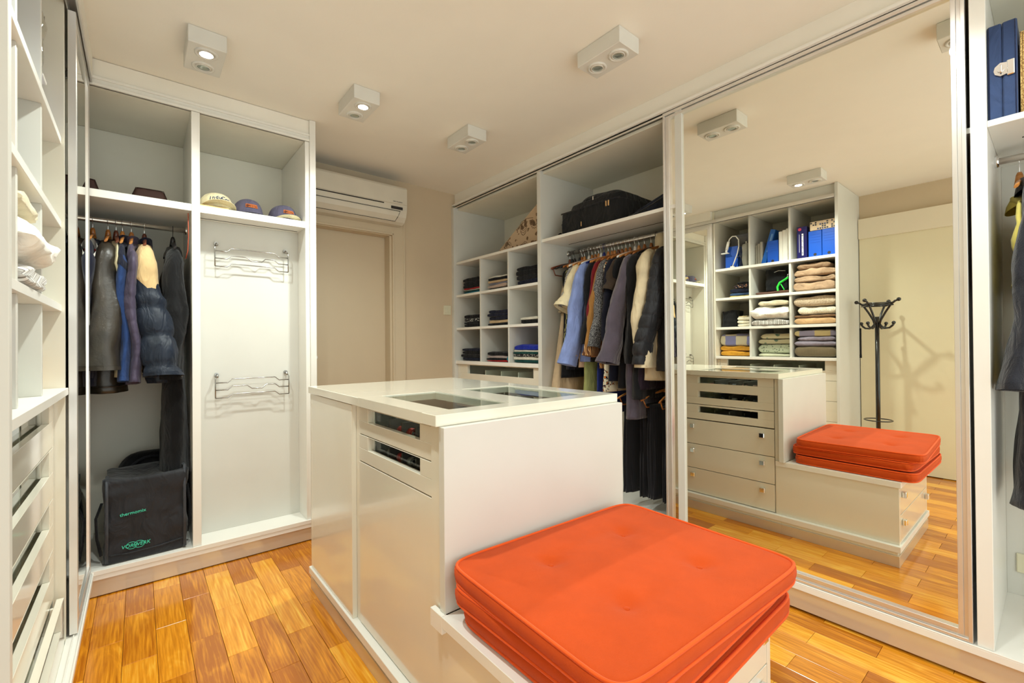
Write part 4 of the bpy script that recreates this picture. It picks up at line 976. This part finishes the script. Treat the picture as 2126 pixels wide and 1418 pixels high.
stacks = [
 ('A', 0, .27, [(dteal, .014, 'teal'), (dgreen, .009, 'green'), (offw, .009, 'white'), (brick, .009, 'red'), (jet, .026, 'black'), (gblack, .028, 'soft black'), (jet, .026, 'black')], .07),
 ('B', 0, .27, [(jet, .010, 'black'), (strj, .022, 'striped'), (greyj, .016, 'grey'), (sandj, .018, 'sand coloured'), (jet, .020, 'black'), (offw, .012, 'white')], .05),
 ('C', 0, .25, [(ink, .032, 'midnight blue'), (gblack, .030, 'soft black'), (jet, .034, 'black'), (jet, .026, 'black')], .06),
 ('A', 1, .24, [(jet, .020, 'black'), (gblack, .020, 'soft black'), (logoj, .026, 'black and white printed'), (jet, .030, 'black')], .06),
 ('B', 1, .27, [(jet, .014, 'black'), (sandj, .024, 'sand coloured'), (ink, .026, 'midnight blue'), (ink, .024, 'navy'), (ink, .022, 'dark navy')], .05),
 ('C', 1, .20, [(jet, .026, 'black'), (offw, .018, 'off white')], .09),
 ('A', 2, .29, [(ink, .024, 'navy'), (gblack, .026, 'soft black'), (jet, .024, 'black'), (ink, .022, 'midnight blue')], .04),
 ('B', 2, .28, [(redj, .008, 'red'), (jet, .016, 'black'), (pinkg, .018, 'greyish pink'), (jet, .026, 'black')], .05),
 ('C', 2, .30, [(dgreen, .016, 'dark green'), (offw, .024, 'cream'), (dotj, .018, 'dash printed black'), (dgreen, .016, 'bottle green'), (offw, .010, 'white'), (royalj, .034, 'royal blue')], .04)]
rs = random.Random(12)
for col_, row, wd, items, pull in stacks:
    yc = cells[col_][0]-.02*(wd < .28); z = zrow[row]+.0015
    for i, (mt, h, cn) in enumerate(items):
        dx = rs.uniform(-.008, .008); w2 = wd*rs.uniform(.94, 1.02)
        folded('folded_shirt', 'clothes', '%s folded item, %s in the %s' % (cn.replace('black and white printed', 'black-white printed'), order[i] if i < len(items)-1 else 'topmost', place[(col_, row)]), (2.288+pull*.25+.15+dx, yc+rs.uniform(-.008, .008), z), RO+R(rs.uniform(-2, 2)), w2, .30, h*1.28, mt, layers=2, seed=i+row*7+ord(col_), amp=.0035+.002*(i == len(items)-1), group='folded clothes in the right shelves')
        z += h*1.12
folded('folded_shirt', 'clothes', 'teal folded garment squeezed beside the red one in the lower middle cubby', (2.44, 2.845, 1.0545), RO, .06, .26, .05, dteal, layers=3, seed=90, amp=.003, group='folded clothes in the right shelves')

# patterned ironing board cover, suitcase, folded dark bag on the upper shelves
fl2 = pattern('leaf_print', 'floral', (196, 170, 140), (120, 96, 72), (96, 74, 52), 16)
ib = thing('ironing_board', 'padded board with leaf print cover leaning on the top left shelf', 'ironing board', (2.41, 2.8, 1.962))
poly = [(3.07, 1.963), (3.075, 1.985), (3.05, 2.01), (2.62, 2.262), (2.50, 2.335), (2.452, 2.36), (2.452, 1.963)]
cxp, cyp = 2.7, 2.1
rings = [[Vector((x, cxp+(a-cxp)*s, cyp+(b-cyp)*s)) for a, b in poly] for x, s in ((2.385, .97), (2.39, .99), (2.398, 1.0), (2.418, 1.0), (2.426, .99), (2.43, .97))]
mb = MB(); mb.loft(rings, smooth=False); obj('padded_cover', mb, fl2, ib)
obj('piping', MB().tube([(2.388, 3.06, 2.0), (2.388, 2.62, 2.258), (2.388, 2.456, 2.352)], .004, 6), cloth('beige_piping', (214, 190, 158)), ib)
leafm = cloth('brown_leaf_print', (112, 88, 66))
def leaf(cy, cz, ang, sz, n=4):
    mb = MB()
    for i in range(-n, n+1):
        a = ang+R(22*i); 
        for f in (.45, .95):
            y, z = cy+math.cos(a)*sz*f, cz+math.sin(a)*sz*f
            mb.tube([(2.3845, y, z), (2.3842, y+math.cos(a)*sz*.16, z+math.sin(a)*sz*.16), (2.3845, y+math.cos(a)*sz*.32, z+math.sin(a)*sz*.32)], [.001, .0035, .001], 5)
    obj('printed_leaf', mb, leafm, ib)
leaf(2.93, 2.015, R(80), .035); leaf(2.60, 2.15, R(-60), .04); leaf(2.72, 1.985, R(90), .03, 3); leaf(2.52, 2.2, R(100), .035, 3)
vein = MB().tube([(2.3845, 2.735+.035*math.cos(a), 2.125+.05*math.sin(a)) for a in [2*PI*k/24 for k in range(24)]], .0022, 5, closed=True)
for k in range(-2, 3): vein.tube([(2.3845, 2.735, 2.11+.018*k), (2.3845, 2.735-.025, 2.125+.018*k)], .0018, 5); vein.tube([(2.3845, 2.735, 2.11+.018*k), (2.3845, 2.735+.025, 2.125+.018*k)], .0018, 5)
obj('printed_leaf', vein, leafm, ib)
obj('printed_stem', MB().tube([(2.3845, 2.80, 2.13), (2.3845, 2.76, 2.185), (2.3845, 2.69, 2.20), (2.3845, 2.62, 2.19)], .002, 5), leafm, ib)

sblack = cloth('black_suitcase_nylon', (16, 16, 18), .8, .5, .15, .2, 900)
su = thing('suitcase', 'black soft suitcase lying on the shelf above the hanging clothes', 'suitcase', (2.55, 2.0, 1.963))
obj('shell', softbox(2.335, 2.80, 1.735, 2.29, 1.9645, 2.13, e=.22, amp=.006, seed=8), sblack, su)
obj('top_pocket', softbox(2.345, 2.78, 1.75, 2.235, 2.125, 2.178, e=.35, amp=.006, seed=2, taper=.06, m=8), sblack, su)
obj('top_pocket', softbox(2.36, 2.75, 1.80, 2.17, 2.176, 2.212, e=.5, amp=.006, seed=5, taper=.14, m=8), sblack, su)
zt_ = MB()
for z in (2.125,): zt_.tube([(2.336, 1.75, z), (2.333, 1.9, z+.002), (2.333, 2.1, z), (2.336, 2.27-(z-2.12), z)], .005, 6)
obj('zip_edge', zt_, cloth('zip_tape', (34, 34, 38)), su)
obj('side_handle', MB().tube([(2.40, 2.293, 2.05), (2.40, 2.315, 2.07), (2.50, 2.318, 2.08), (2.58, 2.315, 2.07), (2.58, 2.293, 2.05)], .010, 8), sblack, su)
obj('front_pocket_seam', MB().tube([(2.3325, 2.25, 1.985), (2.3325, 2.25, 2.07), (2.3325, 2.22, 2.092), (2.3325, 2.12, 2.095), (2.3325, 2.07, 2.06), (2.3325, 2.06, 1.99)], .003, 6), cloth('zip_tape', (34, 34, 38)), su)
brass = plain('pale_brass', s2l((220, 180, 130)), .3, metal=.9)
obj('zip_pull', B(2.324, 2.329, 2.066, 2.073, 2.0, 2.032, b=.001), brass, su)
for y in (1.855, 1.835): obj('zip_pull', B(2.322, 2.327, y-.006, y+.004, 2.085, 2.12, b=.001), brass, su)
obj('zip_pull', B(2.33, 2.335, 1.965, 1.972, 2.155, 2.18, b=.001), M['chrome'], su)
obj('wheel', MB().cyl((2.35, 2.285, 1.984), (2.35, 2.298, 1.984), .016, 16), M['black'], su)
db = thing('backpack', 'dark blue and black crumpled backpack beside the suitcase', 'bag', (2.55, 1.55, 1.963))
mb = softbox(2.36, 2.75, 1.37, 1.72, 1.9645, 2.10, e=.4, amp=.014, seed=21)
for v in mb.v: v.z = 1.9645+(v.z-1.9645)*(.18+.82*min(1, max(0, (1.73-v.y)/.33)))
obj('bag_body', mb, cloth('midnight_bag_nylon', (22, 28, 44), .6, .6, .1, .3), db)
obj('strap', MB().tube([(2.345, 1.70, 1.985), (2.335, 1.62, 1.99), (2.34, 1.52, 2.02), (2.345, 1.42, 2.055)], .010, 8, flat=.4), sblack, db)
obj('strap', MB().tube([(2.325, 1.80, 1.968), (2.305, 1.76, 1.967), (2.30, 1.72, 1.967), (2.33, 1.70, 1.972)], .007, 6, flat=.4), sblack, db)

# ================================================================ THINGS IN THE LEFT CUBBIES (seen in the mirror and from the side)
S = [1.0525, 1.3605, 1.6705, 1.9805]    # cubby floors
XF_ = -.235
def filebox(label, y0, y1, x1, h, dep=.25, z=S[3], col=(22, 84, 190), lines=True, hole=True, tilt=0, name='magazine_file', cat='file box', group='blue file boxes in the left shelves'):
    t = thing(name, label, cat, (x1, (y0+y1)/2, z)); 
    if group: t['group'] = group
    mt = plain('file_%d_%d_%d' % col, s2l(col), .35, var=.06)
    obj('case', B(x1-dep, x1, y0, y1, z, z+h, b=.003), mt, t)
    if lines:
        for i in range(4): obj('ridge', B(x1, x1+.0015, y0+.01, y1-.01, z+h*(.55+.1*i), z+h*(.55+.1*i)+.003, b=0), mt, t)
    if hole: obj('finger_hole', MB().cyl((x1-.001, (y0+y1)/2, z+.022), (x1+.001, (y0+y1)/2, z+.022), .013, 18), M['dark'], t)
    return t
# top row, far cubby
t = thing('storage_box', 'black glossy carton behind the white clip lamp in the mirror', 'box', (-.45, 2.13, S[3]))
obj('carton', B(-.70, -.42, 2.01, 2.27, S[3], S[3]+.375, b=.003), plain('black_carton', (.015, .015, .017), .3), t)
obj('white_print', MB().box(-.42, -.4192, 2.10, 2.115, S[3]+.20, S[3]+.29, b=0).box(-.42, -.4192, 2.125, 2.135, S[3]+.22, S[3]+.26, b=0), M['white'], t)
filebox('blue file box behind the white clip lamp', 2.145, 2.275, -.305, .235)
g_ = thing('clip_lamp', 'white gooseneck clip lamp on the upper left shelf, seen in the mirror', 'lamp', (-.235, 2.17, S[3]))
gx = -.284
obj('gooseneck', MB().tube([(gx, 2.19, S[3]+.02), (gx+.004, 2.165, S[3]+.08), (gx+.008, 2.135, S[3]+.15), (gx+.01, 2.12, S[3]+.22), (gx+.01, 2.122, S[3]+.29), (gx+.01, 2.15, S[3]+.33), (gx+.01, 2.185, S[3]+.335), (gx+.01, 2.215, S[3]+.31), (gx+.01, 2.225, S[3]+.28)], .006, 8), M['white'], g_)
obj('lamp_head', MB().cyl((gx+.01, 2.226, S[3]+.285), (gx+.012, 2.245, S[3]+.20), .014, 14).cyl((gx+.012, 2.245, S[3]+.20), (gx+.014, 2.25, S[3]+.175), .011, 14), M['white'], g_)
obj('clip', B(gx-.01, gx+.03, 2.225, 2.30, S[3]+.160, S[3]+.170, b=.002), M['white'], g_)
obj('base', MB().cyl((gx, 2.192, S[3]+.001), (gx, 2.192, S[3]+.02), .022, 20).box(gx-.02, gx+.025, 2.15, 2.24, S[3], S[3]+.006), M['white'], g_)
obj('cable', MB().tube([(gx+.01, 2.14, S[3]+.10), (gx+.02, 2.11, S[3]+.12), (gx+.02, 2.09, S[3]+.09), (gx+.015, 2.06, S[3]+.085), (gx+.01, 2.05, S[3]+.10)], .004, 6), M['black'], g_)
pb_ = thing('plastic_bag', 'crumpled clear plastic bag with grey contents in the upper left cubby', 'bag', (-.34, 2.06, S[3]))
obj('film', softbox(-.46, -.235, 2.012, 2.115, S[3]+.001, S[3]+.30, e=.5, amp=.016, seed=31), M['film'], pb_)
obj('contents', softbox(-.43, -.26, 2.02, 2.085, S[3]+.002, S[3]+.23, e=.5, amp=.012, seed=33), cloth('grey_filling', (150, 148, 140)), pb_)
# top row, middle cubby
t = thing('folder', 'grey ribbed folder at the left of the leaning blue binder in the mirror', 'folder', (-.4, 1.95, S[3]))
for i in range(3): obj('sleeve', B(-.50, -.315-.012*i, 1.905+.027*i, 1.928+.027*i, S[3], S[3]+.235-.012*i, b=.002), plain('grey_plastic_sleeve', s2l((160, 155, 145)), .35), t)
bd = thing('ring_binder', 'blue ring binder leaning sideways in the upper middle cubby', 'binder', (0, 0, 0)); bl_ = plain('binder_blue', s2l((20, 88, 170)), .3, var=.1)
lobj('cover', B(-.30, 0, 0, .045, 0, .345, b=.003), bl_, bd); lobj('spine_label', MB().box(0, .001, .010, .014, .20, .30, b=0).box(0, .001, .018, .024, .12, .30, b=0), plain('pale_blue_print', s2l((120, 170, 220)), .5), bd)
bd.location = (-.265, 1.868, S[3]+.001); bd.rotation_euler = (R(16), 0, 0)
bd.location = (-.31, 1.875, S[3]+.001)
filebox('blue file box next to the leaning binder', 1.755, 1.855, -.30, .225)
t = thing('paper_stack', 'white cartons filling the near side of the upper middle cubby', 'box', (-.4, 1.70, S[3]))
for i in range(3): obj('carton', B(-.58, -.285-.004*i, 1.645+.034*i, 1.677+.034*i, S[3], S[3]+.315-.008*i, b=.002), M['white'], t)
# top row, near cubby
t = thing('book', 'thick dark blue book with white spine lettering and round red emblem', 'book', (-.3, 1.53, S[3])); dk = plain('dark_blue_cover', s2l((20, 20, 84)), .35)
obj('cover', B(-.48, -.255, 1.492, 1.575, S[3], S[3]+.30, b=.003), dk, t)
obj('emblem', MB().cyl((-.256, 1.55, S[3]+.275), (-.2538, 1.55, S[3]+.275), .014, 20), plain('red_emblem', s2l((200, 60, 90)), .5), t)
lt = MB(); rq = random.Random(2); z = S[3]+.235
while z > S[3]+.03:
    h = rq.uniform(.008, .016); lt.box(-.2548, -.2538, 1.520, 1.534, z-h, z-.002, b=0) if rq.random() > .3 else lt.box(-.2548, -.2538, 1.520, 1.526, z-h, z-.002, b=0).box(-.2548, -.2538, 1.530, 1.534, z-h, z-.003, b=0); z -= h
obj('spine_lettering', lt, plain('spine_white', (.85, .85, .85), .5), t)
obj('spine_small_print', MB().box(-.2548, -.2538, 1.552, 1.556, S[3]+.06, S[3]+.23, b=0), plain('spine_grey', (.5, .5, .6), .5), t)
filebox('left one of two blue file boxes in the upper near cubby', 1.372, 1.478, -.25, .24)
filebox('right one of two blue file boxes in the upper near cubby', 1.262, 1.368, -.248, .242)
t = thing('mosaic_box', 'flat box with black and beige mosaic pattern on the blue file boxes', 'box', (-.35, 1.36, S[3]+.243))
obj('box_body', B(-.47, -.252, 1.262, 1.465, S[3]+.2435, S[3]+.325, b=.002), cloth('mosaic_beige', (214, 190, 160), .5, .1, 0), t)
rq = random.Random(8); ti = MB(); ti2 = MB()
for i in range(11):
    for j in range(4):
        q = rq.random()
        if q < .45: (ti if q < .3 else ti2).box(-.252, -.2508, 1.266+.0182*i, 1.279+.0182*i, S[3]+.249+.0185*j, S[3]+.262+.0185*j, b=0)
obj('dark_tiles', ti, plain('tile_black', (.02, .02, .03), .4), t); obj('blue_tiles', ti2, plain('tile_blue', s2l((40, 60, 110)), .4), t)
# second row
G2 = 'folded clothes and linen in the left shelves'
def fstack(cat_label, yc, z, items, xfront, wd, dep=.36, amp=.006):
    for i, (mt, h, lab, ly, extra) in enumerate(items):
        folded('folded_linen', 'linen', lab, (xfront-dep/2+extra.pop('dx', 0), yc+extra.pop('dy', 0), z), LO+R(extra.pop('rz', 0)), extra.pop('w', wd), dep, h, mt, layers=ly, seed=int(z*90)+i*3, amp=extra.pop('amp', amp), group=G2, **extra); z += h*.985
mc = pattern('multi_print', 'spots', (20, 20, 32), (220, 200, 170), (200, 110, 50), 60)
fstack('', 2.12, S[2], [(C('mustard_pale', (200, 180, 110)), .02, 'pale yellow folded cloth at the bottom of the second row far cubby', 1, {}), (C('dusty_blue', (60, 84, 120)), .03, 'dusty blue folded clothes in the second row far cubby', 2, {}), (ink, .045, 'midnight folded sweater in the second row far cubby', 2, {}), (mc, .04, 'black and orange printed folded cloth in the second row far cubby', 2, dict(w=.19, dy=-.02)), (jet, .03, 'black cloth on top of the second row far pile', 1, dict(w=.14, dy=-.03))], -.31, .235)
t = thing('padded_bag', 'black padded bag with bright green strap in the second row', 'bag', (-.4, 1.8, S[2]))
obj('bag_body', softbox(-.58, -.325, 1.655, 1.90, S[2]+.035, S[2]+.245, e=.4, amp=.014, seed=41), dblack, t)
for a, b_ in (((-.28, 1.66, S[2]+.20), (-.28, 1.72, S[2]+.18)),): pass
gs = plain('neon_green_webbing', s2l((50, 225, 70)), .5)
obj('green_strap', MB().tube([(-0.312, 1.665, S[2]+.16), (-0.308, 1.70, S[2]+.135), (-0.304, 1.745, S[2]+.11), (-0.302, 1.765, S[2]+.07), (-0.302, 1.76, S[2]+.02), (-0.302, 1.725, S[2]+.008), (-0.302, 1.705, S[2]+.04), (-0.306, 1.735, S[2]+.095)], .011, 8, flat=.35), gs, t)
obj('buckle', MB().tube([(-.31, 1.655, S[2]+.15), (-.31, 1.65, S[2]+.185), (-.31, 1.675, S[2]+.185), (-.31, 1.68, S[2]+.155)], .0025, 6, closed=True), M['chrome'], t)
obj('zip_line', MB().tube([(-.323, 1.70, S[2]+.225), (-.322, 1.76, S[2]+.232), (-.323, 1.82, S[2]+.215)], .003, 6), M['chrome'], t)
folded('leather_pouch', 'pouch', 'flat brown leather pouch under the black padded bag', (-.42, 1.80, S[2]+.0005), LO, .32, .30, .03, plain('brown_leather', s2l((84, 50, 34)), .45), layers=1, seed=61, amp=.004)
br1 = C('dusty_beige', (176, 146, 118)); br2 = C('taupe_cloth', (150, 122, 96))
fstack('', 1.44, S[2], [(br1, .085, 'lowest loosely folded beige blanket in the second row near cubby', 2, dict(amp=.014, roll=.02)), (br1, .055, 'second loosely folded beige blanket in the second row near cubby', 2, dict(amp=.014)), (br1, .065, 'third loosely folded beige blanket in the second row near cubby', 2, dict(amp=.016, roll=.012)), (br2, .05, 'taupe blanket crumpled on top of the beige blankets', 1, dict(amp=.016, w=.27))], -.252, .33, dep=.40)
# third row
t = thing('drawstring_bag', 'black crumpled fabric bag at the far end of the third row', 'bag', (-.35, 2.24, S[1]))
obj('bag_body', softbox(-.52, -.295, 2.17, 2.335, S[1]+.001, S[1]+.175, e=.5, amp=.02, seed=51), dblack, t)
wt_ = C('white_terry', (228, 218, 196)); 
fstack('', 2.08, S[1], [(wt_, .032, 'lowest white folded towel beside the black bag', 1, {}), (wt_, .035, 'second white folded towel beside the black bag', 1, dict(dy=.004)), (wt_, .034, 'third white folded towel beside the black bag', 1, {}), (C('cream_terry', (214, 196, 156)), .014, 'small cream cloth on the white towels', 1, dict(w=.09, dy=.02))], -.30, .145, dep=.30)
gwp = pattern('grey_white_sheet', 'stripes', (190, 186, 180), (120, 112, 104), (225, 222, 218), 9)
duv = C('white_duvet', (240, 236, 226), .8, .2)
fstack('', 1.815, S[1], [(gwp, .055, 'grey and white crumpled sheet under the white duvet', 2, dict(amp=.012, dx=.01)), (duv, .145, 'plump white duvet bulging out of the third row middle cubby', 1, dict(amp=.018, dx=.012, roll=.03, round_=2.6)), (C('ivory_sheet', (216, 204, 174)), .045, 'ivory crumpled sheet on the white duvet', 3, dict(w=.27, dy=-.03, amp=.010))], -.225, .335, dep=.42)
fstack('', 1.44, S[1], [(C('fawn_blanket', (206, 166, 122)), .062, 'fawn folded blanket at the bottom of the third row near cubby', 1, {}), (C('brown_blanket', (136, 104, 76)), .028, 'thin brown blanket under the white cellular blanket', 1, {}), (pattern('cellular', 'tweed', (196, 180, 150), (235, 226, 208), (222, 210, 186), 200), .075, 'white cellular blanket rolled over in the third row near cubby', 3, dict(w=.30, dy=-.02, roll=.02, amp=.009)), (pattern('ribbed_beige', 'tweed', (170, 148, 122), (206, 188, 162), (190, 170, 145), 160), .10, 'ribbed beige blanket at the top of the third row near cubby', 1, dict(w=.33, amp=.007, roll=.015))], -.255, .33, dep=.40)
# fourth row
must = C('mustard_blanket', (204, 146, 46))
bp_ = pattern('blue_block', 'check', (204, 196, 170), (130, 132, 176), None, 9)
fstack('', 2.17, S[0], [(must, .055, 'lower mustard yellow folded blanket', 2, dict(amp=.009)), (must, .05, 'upper mustard yellow folded blanket', 2, dict(amp=.009)), (bp_, .13, 'thick folded quilt in cream with blue blocks on the mustard blankets', 2, dict(amp=.009, roll=.01))], -.295, .33, dep=.40)
gdot = pattern('green_dot', 'spots', (176, 182, 156), (90, 104, 84), None, 52); gfl = pattern('green_floral', 'floral', (190, 180, 146), (96, 116, 96), (50, 84, 76), 14)
fstack('', 1.80, S[0], [(C('pale_sage', (196, 196, 170)), .032, 'pale sage folded sheet at the bottom of the middle cubby', 1, {}), (gdot, .095, 'sage green folded quilt with small dots', 1, {}), (gfl, .05, 'floral green folded sheet above the dotted quilt', 2, {}), (gfl, .055, 'floral green and sand folded sheet, topmost of the middle cubby', 3, dict(w=.29, dy=-.015))], -.305, .30, dep=.38)
fstack('', 1.44, S[0], [(pattern('brown_rib', 'stripes', (110, 96, 72), (84, 72, 54), (124, 110, 84), 34), .105, 'brown ribbed wool blanket at the bottom of the lowest near cubby', 1, {}), (C('lilac_grey', (140, 132, 146)), .05, 'lower lilac grey folded sheet', 1, {}), (C('lilac_grey', (140, 132, 146)), .04, 'upper lilac grey crumpled sheet', 3, dict(w=.30, dy=-.01, amp=.008)), (pattern('yellow_blue', 'check', (206, 190, 140), (150, 146, 170), None, 8), .06, 'pale yellow and blue checked folded quilt', 2, {})], -.252, .33, dep=.40)

# ================================================================ RIGHT EDGE BAY
bb_ = thing('presentation_case', 'dark blue linen presentation case with silver turn lock', 'case', (2.42, .118, 1.961)); lin = cloth('blue_linen', (48, 66, 104), .7, .5, .1, .1, 700)
for i, (a, b) in enumerate(((.0815, .1165), (.1175, .152))): obj('half_shell', B(2.29, 2.60, a, b, 1.961, 2.292, b=.004), lin, bb_)
for y in (.086, .148): obj('edge_seam', MB().tube([(2.2895, y, 1.966), (2.2895, y, 2.287)], .0012, 6), cloth('navy_edging', (24, 32, 66)), bb_)
lk = MB().prism([(.103, 2.148), (.121, 2.152), (.134, 2.141), (.137, 2.128), (.134, 2.116), (.121, 2.106), (.103, 2.11)], 0, 2.284, 2.29)
obj('lock_plate', lk, M['chrome'], bb_)
obj('lock_plate', B(2.283, 2.29, .088, .106, 2.103, 2.155, b=.002), M['chrome'], bb_)
obj('turn_knob', MB().cyl((2.284, .120, 2.128), (2.278, .120, 2.128), .009, 16).box(2.272, 2.278, .117, .123, 2.116, 2.140, b=.001), M['chrome'], bb_)
wv = thing('woven_case', 'golden woven case next to the dark blue case at the right edge', 'case', (2.42, .03, 1.961))
wm_ = pattern('gold_weave', 'tweed', (150, 110, 60), (226, 196, 130), (200, 165, 100), 260)
obj('woven_body', B(2.31, 2.58, -.05, .077, 1.961, 2.248, b=.008), wm_, wv)
obj('rim', MB().tube([(2.309, .074, 1.965), (2.309, .074, 2.244), (2.309, -.046, 2.244)], .003, 6), wm_, wv)
obj('latch', B(2.304, 2.31, .005, .03, 2.09, 2.12, b=.002), M['chrome'], wv)
robe = cloth('charcoal_terry', (38, 40, 48), .95, 1.0, .25, .3, 300)
RZ3 = 1.886
hanger('black', (2.55, .062, RZ3), RR, 'black hanger under the blue case at the right edge', half=.20)
garment('bathrobe', 'robe', 'charcoal terry bathrobe hanging at the right edge of the picture', (2.55, .060, RZ3), RR, robe, 1.28, seed=71, half=.19, th=.026, hemth=2.2, sleeve=(.66, .030, .062, .035, -.03), collar=('fold', robe), hem=1.05)
hanger('wood', (2.60, .092, RZ3), RR, 'wooden hanger of the yellow shirt at the right edge', half=.20)
garment('yellow_shirt', 'shirt', 'pale yellow shirt behind the charcoal robe at the right edge', (2.62, .088, RZ3-.05), RR, C('pale_yellow_cotton', (222, 206, 110)), .80, seed=73, half=.19, th=.012, sleeve=(.25, .03, .035, .0, .0), sy=.4, collar=('fold', C('pale_yellow_cotton', (222, 206, 110))))
t = thing('wall_socket', 'bone coloured socket low on the back of the right edge bay', 'socket', (2.848, .06, .36))
obj('plate', B(2.838, 2.848, .05, .125, .225, .305, b=.003), M['bone'], t)
for z in (.25, .28): obj('socket_slot', B(2.8365, 2.839, .075, .10, z-.004, z+.004, b=0), M['dark'], t)
gc = thing('garment_cover', 'dark blue garment cover glimpsed in the gap right of the big mirror', 'garment cover', (2.5, .32, 1.8))
obj('cover_body', softbox(2.33, 2.75, .25, .31, .25, 1.80, e=.5, amp=.012, seed=81, m=40), cloth('dark_film', (20, 26, 60), .3), gc)
obj('hook', MB().tube([(2.55, .28, 1.79), (2.55, .28, 1.90), (2.55, .29, 1.915)], .002, 6), M['chrome'], gc)
